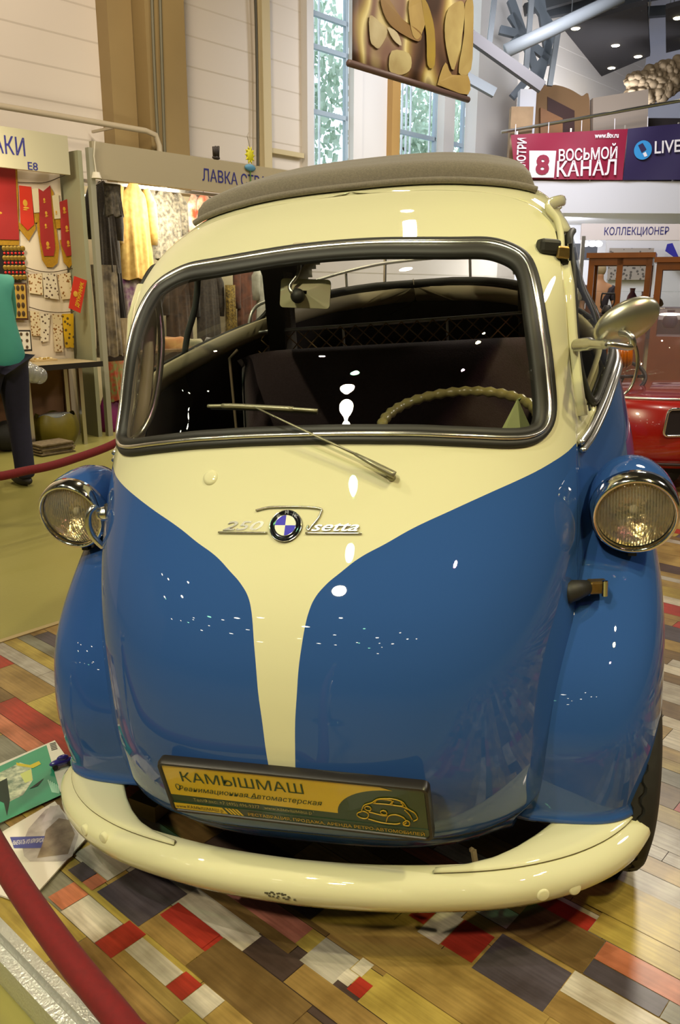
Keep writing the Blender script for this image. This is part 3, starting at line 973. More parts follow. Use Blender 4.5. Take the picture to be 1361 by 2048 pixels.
# ------------------------------------------------------------------ number plate in its holder
po = Vector((.001, .086, .295)); cam_c = w2c(CAM)
po = po + (cam_c - po) * 0.027
PS = 0.973
ti, yw = -.285, -.03
pxv = Vector((math.cos(yw), math.sin(yw), 0)); pyv = Vector((0, math.sin(ti), math.cos(ti))); pnv = pxv.cross(pyv)
pnv = pnv.normalized()
PM = Matrix.Identity(4)
for i in range(3): PM[i][0], PM[i][1], PM[i][2], PM[i][3] = pxv[i], pyv[i], pnv[i], po[i]
PM = PM @ Matrix.Scale(PS, 4)


def rrect(w, h, r, n=5):
    out = []
    for cx, cy, a0 in ((w / 2 - r, h / 2 - r, 0), (-w / 2 + r, h / 2 - r, 90), (-w / 2 + r, -h / 2 + r, 180), (w / 2 - r, -h / 2 + r, 270)):
        for k in range(n + 1):
            a = math.radians(a0 + 90 * k / n); out.append((cx + r * math.cos(a), cy + r * math.sin(a)))
    return out


ho = MB(); rows = []
for w, h, r, z in ((.531, .140, .012, -.016), (.533, .142, .012, -.002), (.529, .138, .012, .005), (.519, .128, .009, .005), (.514, .123, .008, .001)):
    rows.append([PM @ Vector((x, y, z)) for x, y in rrect(w, h, r)])
ho.grid(rows, cu=True); ho.f.append(tuple(range(len(rows[0])))[::-1]); ho.mi.append(0)
plate = ho.build('number_plate', mat('plate_holder', '#191410', .38), car, smooth=True, angle=35)
YEL = mat('plate_yellow', '#dab822', .30, coat=.4); GRN = mat('plate_green', '#1f3d20', .30, coat=.4)


def flat(pts, z, m, nm, par):
    b = MB(); b.add([PM @ Vector((x, y, z)) for x, y in pts], [tuple(range(len(pts)))])
    return b.build(nm, m, par)


flat([(-.257, -.061), (.257, -.061), (.257, .061), (-.257, .061)], .0014, GRN, 'green_field', plate)
el = [(.085 + .0, -.0175)]
ye = [(-.257, -.0205), (-.257, .061), (.175, .061)]
for k in range(15):
    a = math.radians(90 + 90 * k / 14); ye.append((.200 + .112 * math.cos(a), -.0225 + .076 * math.sin(a)))
flat(ye, .0020, YEL, 'yellow_field', plate)
flat([(-.256, -.0605), (-.256, -.0435), (-.152, -.0435), (-.142, -.0605)], .0032, YEL, 'web_address_field', plate)
for k in range(4): flat([(-.147 + .0075 * k, -.0435), (-.142 + .0075 * k, -.0435), (-.131 + .0075 * k, -.0605), (-.136 + .0075 * k, -.0605)], .0032, YEL, 'yellow_stripe', plate)
led = MB(); led.box((0, 0, 0), (.518, .0225, .003)); led.v = [tuple(PM @ Vector((x, y - .0525, z + .0012))) for x, y, z in led.v]; led.build('holder_ledge', GRN, plate)
TY = mat('plate_text_yellow', '#c9a227', .4); TG = mat('plate_text_green', '#23401f', .4); TK = mat('plate_text_dark', '#2b2a12', .4); TP = mat('plate_text_pale', '#a39a55', .4)


def ptext(nm, s, x, y, size, width, m, z=.0030, bold=0, shear=0):
    return text(nm, s, size, m, plate, PM @ Matrix.Translation((x, y, z)), width, bold, shear)


ptext('maker_name', 'КАМЫШМАШ', -.222, .0215, .037, .250, TG)
ptext('trade_line', 'Реанимационная Автомастерская', -.236, -.006, .020, .297, TG, shear=.35)
sw = MB(); sw.tube([PM @ Vector(p) for p in [(-.236 + .004 * math.cos(a) * (1.6 - a / 5), .004 + .008 * math.sin(a), .0032) for a in np.linspace(0, 5.5, 20)]], .0006, 5)
sw.tube([PM @ Vector((-.092 + .022 * t, -.003 - .003 * math.sin(t * 3.1), .0032)) for t in np.linspace(0, 1, 8)], .0006, 5); sw.build('flourish', TG, plate)
ptext('phone_line', 'Тел/Факс: +7 (495) 496-9377   www.камышмаш.рф', -.210, -.0335, .0125, .253, TP)
ptext('web_address', 'www.КАМЫШМАШ.рф', -.254, -.0565, .0125, .110, TK, z=.0038)
ptext('services_line', 'РЕСТАВРАЦИЯ, ПРОДАЖА, АРЕНДА РЕТРО-АВТОМОБИЛЕЙ', -.098, -.0568, .0115, .348, TY, z=.0042)
dr = MB()


def dl(pts, r=.0011):
    dr.tube([PM @ Vector((x, y, .0032)) for x, y in catmull(pts, 5)], r, 5)


dl([(.135, -.010), (.142, .008), (.158, .018), (.172, .030), (.198, .034), (.216, .028), (.224, .012), (.236, .002), (.240, -.012), (.232, -.020)])
dl([(.160, .017), (.190, .018), (.214, .016), (.224, .010)]); dl([(.163, .018), (.172, .029), (.196, .029), (.192, .019)]); dl([(.199, .029), (.197, .018), (.216, .018), (.213, .027)])
dl([(.135, -.010), (.128, -.014), (.126, -.022), (.134, -.028), (.144, -.026), (.148, -.014), (.140, -.008), (.135, -.010)]); dl([(.146, -.028), (.170, -.034), (.196, -.034), (.206, -.030)])
dl([(.180, -.030), (.186, -.014), (.200, -.008), (.214, -.014), (.218, -.026), (.212, -.032)]); dl([(.218, -.022), (.212, -.028), (.213, -.034), (.222, -.034), (.224, -.024), (.218, -.020)])
for cx, cy in ((.149, .001), (.178, -.006)): dl([(cx + .006 * math.cos(a), cy + .006 * math.sin(a)) for a in np.linspace(0, 6.28, 9)])
dl([(.149, -.008), (.176, -.014), (.184, -.012)]); dl([(.218, .008), (.226, -.004), (.230, -.016)])
dr.build('car_drawing', TY, plate, smooth=True)

# ------------------------------------------------------------------ roundel and chrome script on the cream V
def bond(x, z, off=0.0045): return Vector(onF(x, z, off))


bn = Vector(Fn(np.array(-.006), np.array(.793)))
BMX = frame(bond(-.006, .793, .0045), (1, 0, 0), bn)
ba = MB(); ba.lathe([(.0, .004), (.0205, .0045), (.0225, .0055), (.0298, .0050), (.0312, .0035), (.0318, -.002)], 48, BMX)
badge = ba.build('roundel', mat('black_enamel', (.006, .006, .008), .08, coat=1), car, smooth=True)
MB().tube([BMX @ Vector((.0313 * math.cos(a), .0313 * math.sin(a), .004)) for a in np.linspace(0, 2 * np.pi, 49)[:-1]], .0011, 6, closed=True).build('roundel_rim', CHROME, badge, smooth=True)
MB().tube([BMX @ Vector((.0208 * math.cos(a), .0208 * math.sin(a), .006)) for a in np.linspace(0, 2 * np.pi, 49)[:-1]], .0007, 6, closed=True).build('inner_ring', CHROME, badge, smooth=True)
for q, m in enumerate((mat('white_enamel', '#e6e2d2', .12, coat=1), mat('violet_blue_enamel', '#4a45c4', .12, coat=1)) * 2):
    a0 = math.radians(90 * q + 0)
    pts = [(0, 0)] + [(.0203 * math.cos(a0 + math.radians(90) * k / 12), .0203 * math.sin(a0 + math.radians(90) * k / 12)) for k in range(13)]
    s_m = MB(); s_m.add([BMX @ Vector((x, y, .0064)) for x, y in pts], [tuple(range(len(pts)))]); s_m.build('roundel_quarter', m, badge)
for ch, an in (('B', 128), ('M', 90), ('W', 52)):
    a = math.radians(an); mx = BMX @ Matrix.Translation((.0262 * math.cos(a), .0262 * math.sin(a), .0066)) @ Matrix.Rotation(a - math.pi / 2, 4, 'Z') @ Matrix.Translation((0, -.0036, 0))
    text('roundel_letter', ch, .0105, CHROME, badge, mx, None, .0002, align='CENTER')


def stroke(b, pts, r=.0016, n=6, off=.007):
    b.tube([bond(x, z, off) for x, z in (catmull(pts, n) if len(pts) > 2 else pts)], r, 6, flat=1.0)


st = MB()
stroke(st, [(-.141, .7815), (-.09, .7818), (-.041, .7822)], .0019)
SCRIPT = mat('script_silver', (.66, .63, .56), .20, 1.0)
script_n = st.build('chrome_number_script', SCRIPT, car, smooth=True)
text('number_lettering', '250', .026, SCRIPT, script_n, frame(bond(-.133, .7855, .006), (1, 0, 0), bn), .082, .0003, .35, .0012)
st = MB()
stroke(st, [(.034, .7818), (.09, .7815), (.140, .7808)], .0019)
stroke(st, [(-.070, .8185), (-.045, .8235), (-.01, .8245), (.03, .8240), (.056, .8215), (.061, .8185)], .0020)
stroke(st, [(.061, .8190), (.056, .806), (.046, .794), (.040, .787), (.036, .789), (.038, .794)], .0020)
script_w = st.build('chrome_name_script', SCRIPT, car, smooth=True)
text('name_lettering', 'setta', .027, SCRIPT, script_w, frame(bond(.044, .7855, .006), (1, 0, 0), bn), .091, .0002, .42, .0012)
MB().lathe([(.0, .004), (.010, .0038), (.0155, .002), (.0165, -.002)], 28, frame(bond(-.1765, .875, .004), (1, 0, 0), Fn(np.array(-.1765), np.array(.875)))).build('filler_plug', P_CREAM, car, smooth=True)

# ------------------------------------------------------------------ wiper
ALW = mat('wiper_grey', '#8f8c76', .35, .6)
wp = MB(); n0 = Vector(Fn(np.array(.188), np.array(.872)))
p0 = bond(.188, .872, .020); p1 = bond(.12, .905, .030); p2 = bond(-.02, .968, .034); p3 = bond(-.086, .998, .026)
wp.tube([p0 + Vector((.006, 0, -.003)), p0, p0.lerp(p1, .5), p1], [.0095, .0105, .0080, .0046], 10, flat=.7)
wp.tube([p1, p1.lerp(p2, .5), p2, p3], [.0040, .0032, .0028, .0026], 8, flat=.6)
wp.lathe([(.0, .016), (.0075, .014), (.0085, -.001)], 16, frame(bond(.187, .871, .002), (1, 0, 0), n0))
wiper = wp.build('wiper', ALW, car, smooth=True)
wb = MB(); bp = [bond(x, z, .017) for x, z in catmull([(-.191, 1.0045), (-.14, 1.004), (-.086, 1.0005), (-.02, .9955), (.040, .990)], 6)]
wb.tube(bp, .0045, 6, flat=.8); wb.tube(bp[4:-5], .0062, 6, flat=.8)
wb.build('wiper_blade', ALW, wiper, smooth=True)
MB().tube([bond(x, z, .010) for x, z in ((-.188, 1.003), (-.086, .9985), (.038, .988))], .0035, 6).build('blade_rubber', RUBBER, wiper)

# ------------------------------------------------------------------ hinges with rubber boots
BRASS = mat('old_brass', (.42, .28, .10), .35, .9, noise=(60, (.25, .16, .05), .6))
t1 = MB(); c = Vector((.470, .690, 1.283))
t1.box(c + Vector((.002, .0, -.001)), (.048, .034, .032), (0, .12, .45)); hg = t1.build('door_hinge', RUBBER, car, bevel=.008)
MB().box((.503, .690, 1.268), (.030, .026, .026), (0, .15, .2)).build('hinge_knuckle', BRASS, hg, bevel=.004)
MB().lathe([(.0, .018), (.005, .017), (.005, -.018), (.0, -.018)], 12, Matrix.Translation((.517, .684, 1.268))).build('hinge_pin', CHROME, hg)
MB().add([(.498, .688, 1.256), (.517, .690, 1.256), (.507, .694, 1.222), (.498, .71, 1.256), (.517, .71, 1.256), (.507, .712, 1.222)], [(0, 1, 2), (3, 5, 4), (0, 2, 5, 3), (1, 4, 5, 2), (0, 3, 4, 1)]).build('hinge_bracket', RUBBER, hg)
t2 = MB(); b0 = Vector((.508, .385, .612)); b1 = Vector((.545, .415, .612))
t2.tube([b0 + Vector((-.012, -.006, 0)), b0 + Vector((-.004, -.002, 0)), b0 + Vector((.016, .01, .001)), b1], [.014, .0235, .0205, .0150], 20)
hg2 = t2.build('door_hinge', RUBBER, car, smooth=True)
MB().box((.566, .425, .611), (.038, .026, .026), (0, .05, .3)).build('hinge_knuckle', BRASS, hg2, bevel=.004)
MB().lathe([(.0, .016), (.006, .015), (.006, -.016), (.0, -.016)], 12, Matrix.Translation((.580, .412, .612))).build('hinge_pin', CHROME, hg2)

# ------------------------------------------------------------------ door handle (far side)
SCRIPT_H = mat('handle_silver', (.80, .79, .74), .22, 1.0)
hd = MB()
hp_ = [tuple(onF(-.488, .772, .012)), (-.503, .372, .7905), (-.5075, .362, .790), (-.514, .357, .778), (-.517, .356, .755), (-.513, .358, .732), (-.503, .363, .714), (-.495, .368, .702)]
hd.tube(catmull(hp_, 6), [.0065] * 7 + [.0075] * (len(catmull(hp_, 6)) - 7), 10)
hdl = hd.build('door_handle', SCRIPT_H, car, smooth=True)
hb0 = Vector(onF(-.488, .772, .004)); hm = frame(hb0, (0, 0, 1), Vector(Fn(np.array(-.488), np.array(.772))))
MB().lathe([(.0, .022), (.010, .020), (.0155, .010), (.017, .0)], 20, hm).build('handle_boss', SCRIPT_H, hdl, smooth=True)
MB().lathe([(.0, .002), (.021, .001), (.023, -.006), (.023, -.012)], 20, hm).build('handle_gasket', RUBBER, hdl, smooth=True)

# ------------------------------------------------------------------ fabric roof, gutters, side trim
FAB = mat('grey_fabric', '#857c6e', .8, noise=(220, '#6a6258', .6), bump=(380, .25), sheen=.3)


def roof_z(x, y):
    h = SHELL.ray_cast(Vector((x, y, 2.2)), Vector((0, 0, -1)))
    return h[0].z if h[0] else 1.40


def fab_front(x): return .905 + .55 * abs(x) ** 3.2 + .02 * abs(x)


fr = MB(); rows = []
NX = 70
for iy, v in enumerate(list(np.linspace(0, .12, 14)) + list(np.linspace(.14, 1, 26))):
    row = []
    for ix in range(NX + 1):
        u = -1 + 2 * ix / NX
        yf = fab_front(u * .445)
        x = u * (.445 - .04 * v)
        y = yf + (1.62 - yf) * v
        d = min((y - yf), (1 - abs(u)) * .445, 1.62 - y)
        t = min(1, max(0, d / .045)); hgt = .044 * math.sqrt(max(0, 1 - (1 - t) ** 2))
        z = roof_z(x, y) + .004 + hgt + .004 * math.sin(y * 40) * smooth01(.1, .3, v)
        yy = y - .012 * math.sin(math.pi * t) * (1 if v < .12 else 0)
        row.append((x, yy, z))
    rows.append(row)
fr.grid(rows)
fabric = fr.build('fabric_roof', FAB, car, smooth=True)
fe = MB(); fe.tube([Vector(rows[0][i]) + Vector((0, -.004, .006)) for i in range(0, NX + 1, 2)], .008, 8)
fe.build('roof_hem', FAB, fabric, smooth=True)


def side_pt(y, z, side, off=0.0):
    """point on the flank at a given length and height"""
    lo_, hi_ = 0.0, 1.0
    for _ in range(26):
        m = (lo_ + hi_) / 2
        if flank(z, m)[1] < y: lo_ = m
        else: hi_ = m
    s = (lo_ + hi_) / 2
    p = flank(z, s); q = flank(z, min(1, s + .01)); pr = flank(z, max(0, s - .01))
    t = q - pr; t /= np.linalg.norm(t); n = np.array((t[1], -t[0]))
    p = p + n * off
    return Vector((side * p[0], p[1], z))


for side in (1, -1):
    g = MB()
    pts = [side_pt(y, z, side, o if side > 0 else 0) for y, z, o in (((.725, 1.270, -.002), (.745, 1.305, .008), (.785, 1.342, .018), (.86, 1.378, .026), (1.0, 1.402, .024), (1.25, 1.408, .016), (1.5, 1.395, .008), (1.62, 1.375, .006)) if side > 0 else ((1.0, 1.40, 0), (1.25, 1.405, 0), (1.5, 1.39, 0), (1.62, 1.37, 0)))]
    g.tube(catmull(pts, 6), .013 if side > 0 else .008, 8, flat=.6, upv=(side, 0, 0))
    g.build('roof_gutter', P_CREAM, car, smooth=True)
    b = MB()
    ys = [.545 + 1.55 * (k / 64) ** 1.4 for k in range(65)]
    b.tube([side_pt(y, float(zb_(y)) + .007, side, .008) for y in ys], .0085, 8, flat=.7)
    b.tube([side_pt(y, float(zb_(y)) - .010, side, .008) for y in ys], .0085, 8, flat=.7)
    b.build('belt_trim', mat('trim_silver', (.84, .82, .77), .28, 1.0), car, smooth=True)
    # window rubber round the side opening, glass, divider
    loop = []
    for y in np.linspace(.68, 1.57, 20): loop.append((y, float(zb_(y)) + .020))
    top = [(1.57, 1.31), (1.4, 1.325), (1.2, 1.325), (1.0, 1.325), (.86, 1.322), (.775, 1.295), (.72, 1.21), (.692, 1.11), (.676, 1.02)]
    loop += top
    wr = MB(); wr.tube([side_pt(y, z, side, .001) for y, z in soften(np.array(catmull(loop, 4, True)), 6)], .0085, 8, closed=True)
    rub = wr.build('side_window_rubber', RUBBER, car, smooth=True)
    sg = MB(); rows = []
    for v in np.linspace(0, 1, 14):
        rows.append([side_pt(y, (float(zb_(y)) + .012) * (1 - v) + 1.33 * v, side, -.003) for y in np.linspace(.66, 1.59, 24)])
    sg.grid(rows)
    sg.build('side_window', glass_mat('side_glass', (.93, .95, .93), .8), car, smooth=True)
    dv = MB(); dv.tube([side_pt(1.16 - .05 * t, float(zb_(1.16)) * (1 - t) + 1.33 * t, side, -.004) for t in np.linspace(0, 1, 8)], .010, 8)
    dv.build('window_divider', mat('divider_grey', '#5f6468', .4, .6), car, smooth=True)
    # amber turn lamp high on the flank
    pt = side_pt(1.02, float(zb_(1.02)) - .012, side, .0)
    am = MB(); mx = frame(pt, (0, 1, 0), (side, -.25, 0))
    am.lathe([(.0, .046), (.026, .043), (.030, .035), (.032, .02), (.033, .0)], 20, mx)
    for k in range(4): am.lathe([(.0335 - .0004 * k, .006 + .008 * k), (.0345 - .0005 * k, .008 + .008 * k), (.0325 - .0005 * k, .011 + .008 * k)], 20, mx)
    am.build('turn_lamp', mat('amber_plastic', (.42, .10, .008), .18, coat=.6), car, smooth=True)
    # pillar flange behind the door on the hinge side
    pf = MB(); pf.tube([side_pt(y, z, side, .003) for y, z in ((.60, .93), (.625, 1.0), (.645, 1.10), (.672, 1.20), (.70, 1.27))], .007, 6, flat=2.2)
    pf.build('pillar_flange', P_CREAM, car, smooth=True)

# rear window rubber and its painted lower rail
rw = MB(); lp = []
for side in (1, -1):
    ys = np.linspace(1.67, 2.05, 16) if side == 1 else np.linspace(2.05, 1.67, 16)
    lp += [side_pt(y, float(zb_(y)) + .045, side, .0) for y in ys if side_pt(y, float(zb_(y)) + .045, side).x * side > 0.02]
lp2 = []
for sx in np.linspace(-.44, .44, 24):
    h = SHELL.ray_cast(Vector((sx, 3.0, 1.425)), Vector((0, -1, 0)))
    if h[0]: lp2.append(h[0] + Vector((0, .0, 0)))
rw.tube(lp, .016, 8); rw.tube(lp2, .016, 8)
rw.build('rear_window_rubber', RUBBER, car, smooth=True)
rl = MB(); rows = []
for dz, off in ((.030, -.020), (.028, -.034), (-.045, -.045), (-.050, -.030)):
    rr = []
    for s in (1, -1):
        ys = np.concatenate([np.linspace(.64, 1.9, 40), np.linspace(1.92, 2.085, 14)])
        q = [side_pt(y, float(zb_(y)) + dz, s, off) for y in ys]
        rr += q if s == 1 else q[::-1]
    rows.append(rr)
rl.grid(rows)
rl.build('window_sill_rail', BEIGE, car, smooth=True)
lr = MB(); rows = []
for k in range(12):
    t = k / 11; rr = []
    for s in (1, -1):
        ys = np.linspace(.60, 2.05, 40)
        q = [side_pt(y, .25 * (1 - t) + (float(zb_(y)) - .03) * t, s, -.05) for y in ys]
        rr += q if s == 1 else q[::-1]
    rows.append(rr)
lr.grid(rows); lr.build('cabin_lining', DARKIN, car, smooth=True)
MB().box((0, 1.15, .215), (.98, 1.5, .02)).build('cabin_floor', DARKIN, car)
hl = MB(); rows = []
for y in np.linspace(.96, 1.6, 14): rows.append([(x, y, roof_z(x, y) - .03) for x in np.linspace(-.44, .44, 20)])
hl.grid(rows); hl.build('headlining', mat('headlining', '#3f3a33', .9), car, smooth=True)

# ------------------------------------------------------------------ cabin: seat, shelf with net, steering wheel, mirror
SEATM = mat('seat_cloth', '#57464a', .95, noise=(160, '#4a3a3c', .5), bump=(300, .2), sheen=.2)
bk = MB(); rows = []
for k, (dy, z) in enumerate(((.02, .50), (-.05, .56), (-.045, .75), (-.02, .95), (.0, 1.035), (.03, 1.062), (.07, 1.058), (.10, 1.03), (.10, .5))):
    rows.append([(x, 1.35 + dy + .10 * (abs(x) / .54) ** 6 * (1 if k < 5 else .3), z - .03 * (abs(x) / .54) ** 8) for x in np.linspace(-.54, .54, 30)])
bk.grid(rows); bk.f.append(tuple(i * 30 for i in range(9))); bk.mi.append(0); bk.f.append(tuple(i * 30 + 29 for i in range(9))); bk.mi.append(0)
seat = bk.build('bench_seat', SEATM, car, smooth=True, angle=60)
cu_ = MB(); cu_.box((0, 1.10, .47), (1.06, .50, .14)); cu_.build('seat_cushion', SEATM, seat, bevel=.05)
pip = MB(); pip.tube([(-.536, 1.335, z) for z in np.linspace(.55, 1.045, 8)] + [(-.52, 1.37, 1.068)], .005, 6); pip.build('seat_piping', mat('piping', '#8a765f', .8), seat, smooth=True)
sr = MB()
RY = 1.52


def rail(pts, r=.006): sr.tube(catmull(pts, 6), r, 8)


rail([(-.535, RY, 1.05), (-.535, RY, 1.112), (-.52, RY, 1.117), (-.2, RY + .02, 1.12), (.15, RY + .02, 1.124), (.45, RY, 1.128), (.50, RY, 1.125)])
rail([(-.535, RY, 1.06), (-.525, RY, 1.15), (-.505, RY + .02, 1.20), (-.46, RY + .08, 1.225), (-.33, RY + .24, 1.283), (-.14, RY + .37, 1.324), (.10, RY + .40, 1.333), (.30, RY + .36, 1.327), (.46, RY + .2, 1.30)])
rail([(-.25, 1.84, 1.305), (-.25, 1.84, 1.20)], .005); rail([(.2, 1.86, 1.325), (.2, 1.86, 1.22)], .005)
rail([(-.2, RY + .02, 1.12), (-.2, RY + .02, 1.04)], .004); rail([(.15, RY + .02, 1.124), (.15, RY + .02, 1.04)], .004)
shelf = sr.build('parcel_shelf_rail', mat('rail_silver', (.72, .72, .70), .34, .7), car, smooth=True)
nt_ = MB()
zt, zb0 = 1.116, 1.035
for sgn in (1, -1):
    for i in range(-2, 22):
        x0 = -.52 + i * .052
        pts = []
        for t in np.linspace(0, 1, 5):
            x = x0 + sgn * .085 * t
            if -.53 < x < .50: pts.append((x, RY + .015, zt + (x + .52) * .012 + (zb0 - zt) * t))
        if len(pts) > 1: nt_.tube(pts, .0022, 5)
nt_.build('shelf_net', mat('net_cord', '#a08058', .9), shelf)
MB().box((0, 1.78, 1.02), (1.0, .55, .02)).build('parcel_shelf', DARKIN, car)

ivory = mat('ivory_plastic', '#8f8455', .32, coat=.3)
swc = Vector((.258, .80, .897)); swn = Vector((.05, -.27, .96)).normalized()
SM = frame(swc, (1, 0, 0), swn)
rim = MB(); R0 = .190
pts = []; rad = []
for a in np.linspace(0, 2 * np.pi, 145)[:-1]:
    pts.append(SM @ Vector((R0 * math.cos(a), R0 * math.sin(a), 0))); rad.append(.0125 + .0022 * math.cos(a * 36))
rim.tube(pts, rad, 10, closed=True)
wheel_s = rim.build('steering_wheel', ivory, car, smooth=True)
spk = MB()
for a in (200, 340): spk.tube([SM @ Vector((.03 * math.cos(math.radians(a)), .03 * math.sin(math.radians(a)), -.03)), SM @ Vector((.185 * math.cos(math.radians(a)), .185 * math.sin(math.radians(a)), 0))], .009, 8)
spk.build('steering_spoke', ivory, wheel_s, smooth=True)
MB().lathe([(.0, .012), (.022, .010), (.034, -.002), (.036, -.04), (.022, -.05)], 24, SM @ Matrix.Translation((.012, 0, -.035))).build('horn_button', ivory, wheel_s, smooth=True)
MB().tube([SM @ Vector((0, 0, -.05)), Vector((.27, .50, .62))], .02, 10).build('steering_column', P_CREAM, wheel_s, smooth=True)
ib = MB()
A_, B_, C_ = Vector((.408, .60, .970)), Vector((.372, .585, .88)), Vector((.450, .56, .88))
D_ = Vector((.42, .47, .89))
ib.add([A_, B_, C_, D_, A_ + Vector((.006, .012, .002)), B_ + Vector((-.012, .012, 0))], [(0, 2, 1), (0, 3, 2), (0, 1, 3), (1, 2, 3), (0, 1, 5, 4)])
ib.build('dash_gusset', mat('pale_green_cream', '#a8ad76', .35), car, solid=.003)

im = MB()
ic = Vector((-.076, .690, 1.222)); imn = Vector((.10, -1, .16)).normalized(); IM = frame(ic, Vector((1, .09, -.10)), imn)
o4 = rrect(.118, .066, .008, 4); i4 = [(x * .12, y * .12) for x, y in o4]
im.grid([[IM @ Vector((x, y, -.006)) for x, y in o4], [IM @ Vector((x, y, .0)) for x, y in o4], [IM @ Vector((x, y, .017)) for x, y in i4]], cu=True)
im.f.append(tuple(range(len(o4)))); im.mi.append(0)
imo = im.build('interior_mirror', mat('mirror_back', '#cfc8a4', .35, coat=.3), car, smooth=True, angle=25)
MB().ell(IM @ Vector((-.012, -.010, .026)), (.017, .017, .017), 14, 10).build('mirror_knob', RUBBER, imo, smooth=True)
MB().tube(catmull([IM @ Vector((-.012, -.010, .026)), IM @ Vector((-.024, -.004, .035)), IM @ Vector((-.030, .012, .032)), Vector((-.083, .672, 1.27)), Vector((-.083, .688, 1.315))], 6), .0045, 8).build('mirror_stem', ALU, imo, smooth=True)
MB().box((-.083, .700, 1.312), (.03, .02, .05)).build('mirror_bracket', BEIGE, imo, bevel=.004)
hb_ = MB(); hb_.tube(catmull([(-.452, .690, 1.262), (-.445, .68, 1.22), (-.438, .66, 1.137), (-.442, .63, 1.05), (-.454, .60, .976), (-.468, .56, .93), (-.474, .52, .915)], 6), .0085, 10)
hb_.build('grab_bar', mat('trim_silver'), car, smooth=True)
ap = MB()
for side in (1, -1): ap.tube([Vector(onF(side * .505, z, -.03)) + Vector((0, .03, 0)) for z in (.92, 1.0, 1.1, 1.2, 1.29)], .016, 8)
ap.build('pillar_lining', BEIGE, car, smooth=True)

# ------------------------------------------------------------------ driver's side mirror on its arm
ma = MB()
q0 = Vector((.530, .625, 1.076)); q1 = Vector((.553, .575, 1.081)); q2 = Vector((.578, .500, 1.083)); q3 = Vector((.588, .478, 1.084)); q4 = Vector((.620, .545, 1.121))
mc = Vector((.622, .545, 1.122))
mn = Vector((.18, -.88, -.42)).normalized()
MM = frame(mc, Vector((.86, .10, .42)), mn)
hd_ = MB(); rows = []
for k in range(11):
    t = k / 10 * math.pi / 2
    rows.append([MM @ Vector((.067 * math.cos(a) * math.cos(t), .043 * math.sin(a) * math.cos(t), .026 * math.sin(t))) for a in np.linspace(0, 2 * np.pi, 41)[:-1]])
rows.insert(0, [MM @ Vector((.0665 * math.cos(a), .0425 * math.sin(a), -.006)) for a in np.linspace(0, 2 * np.pi, 41)[:-1]])
hd_.grid(rows, cu=True); hd_.f.append(tuple(range(40))); hd_.mi.append(0)
SATIN = mat('worn_aluminium', (.62, .60, .50), .30, .9, noise=(25, (.50, .48, .40), .4))
mir = hd_.build('side_mirror', SATIN, car, smooth=True, weld=True)
arm_p = catmull([q0, q1, q2, q3, MM @ Vector((-.020, -.020, .056)), MM @ Vector((-.012, -.008, .052)), MM @ Vector((-.014, .0, .042)), MM @ Vector((-.022, -.001, .024))], 7)
ma.tube(arm_p, ([.0135] * 8 + [.0095] * 8 + [.0068] * 60)[:len(arm_p)], 12)
ma.build('mirror_arm', ALU, mir, smooth=True)
MB().lathe([(0, .003), (.006, .0025), (.0065, 0)], 14, frame(Vector((.552, .5935, 1.083)), (0, 0, 1), (-.1, -1, .05))).build('clamp_screw', ALU, mir, smooth=True)

# ------------------------------------------------------------------ wheels
TYRE = mat('tyre_rubber', '#1b1916', .75)


def make_wheel(wx, wy):
    zc = float(w2c((wx, wy, .2615))[2]) if wx < 0 else float(w2c((wx, wy, .2615))[2])
    mx = Matrix.Translation((wx, wy, zc)) @ Matrix.Rotation(-RHO, 4, 'Y') @ Matrix.Rotation(math.radians(90), 4, 'Y')
    t = MB(); rows = []
    prof = [(.135, -.050), (.165, -.068), (.210, -.070), (.240, -.060), (.250, -.050), (.2545, -.034), (.2485, -.030), (.2545, -.026), (.2550, -.012), (.249, -.008), (.255, -.004), (.255, .004), (.249, .008),
            (.2550, .012), (.2545, .026), (.2485, .030), (.2545, .034), (.250, .050), (.240, .060), (.210, .070), (.165, .068), (.135, .050)]
    for r, h in prof:
        rows.append([mx @ Vector((r * math.cos(a), r * math.sin(a), h + (.004 * (1 if (i // 2) % 2 else -1) if r > .245 and abs(h) < .045 else 0))) for i, a in enumerate(np.linspace(0, 2 * np.pi, 145)[:-1])])
    t.grid(rows, cu=True)
    w = t.build('wheel', TYRE, car, smooth=True, angle=50)
    MB().lathe([(.0, .03), (.06, .035), (.065, .02), (.10, .015), (.136, .05), (.140, .05), (.140, -.05), (.05, -.04), (.0, -.04)], 32, mx).build('rim', P_CREAM, w, smooth=True)


make_wheel(.618, .575); make_wheel(-.600, .60); make_wheel(.27, 1.98); make_wheel(-.27, 1.98)
MB().tube([(-.60, .60, .20), (.60, .60, .16)], .022, 10).build('front_axle', mat('dark_iron', '#15130f', .6), car, smooth=True)
ch = MB(); ch.bar((-.30, .62, .15), (-.30, 1.9, .15), .05, .06); ch.bar((.30, .62, .15), (.30, 1.9, .15), .05, .06); ch.bar((-.32, .70, .16), (.32, .70, .16), .05, .05)
ch.build('chassis_frame', mat('dark_iron', '#15130f', .6), car)
rl_ = MB(); rl_.tube([(.325, .19, .145), (.33, .17, .16), (.335, .18, .10)], .006, 6); rl_.build('bracket_stay', mat('raw_bracket', '#8d7d62', .6), car)

# wooden chock under the car
ck = MB(); cb0 = on_floor(268, 1612, 0); cb1 = on_floor(330, 1640, 0)
ck.box((0, 0, .022), (.085, .05, .044))
tag(place(ck.build('wooden_block', mat('raw_wood', '#8d7a46', .7)), ((cb0.x + cb1.x) / 2, (cb0.y + cb1.y) / 2, 0.0006), -.25), 'small pale wooden block on the platform under the left of the blue car', 'block')

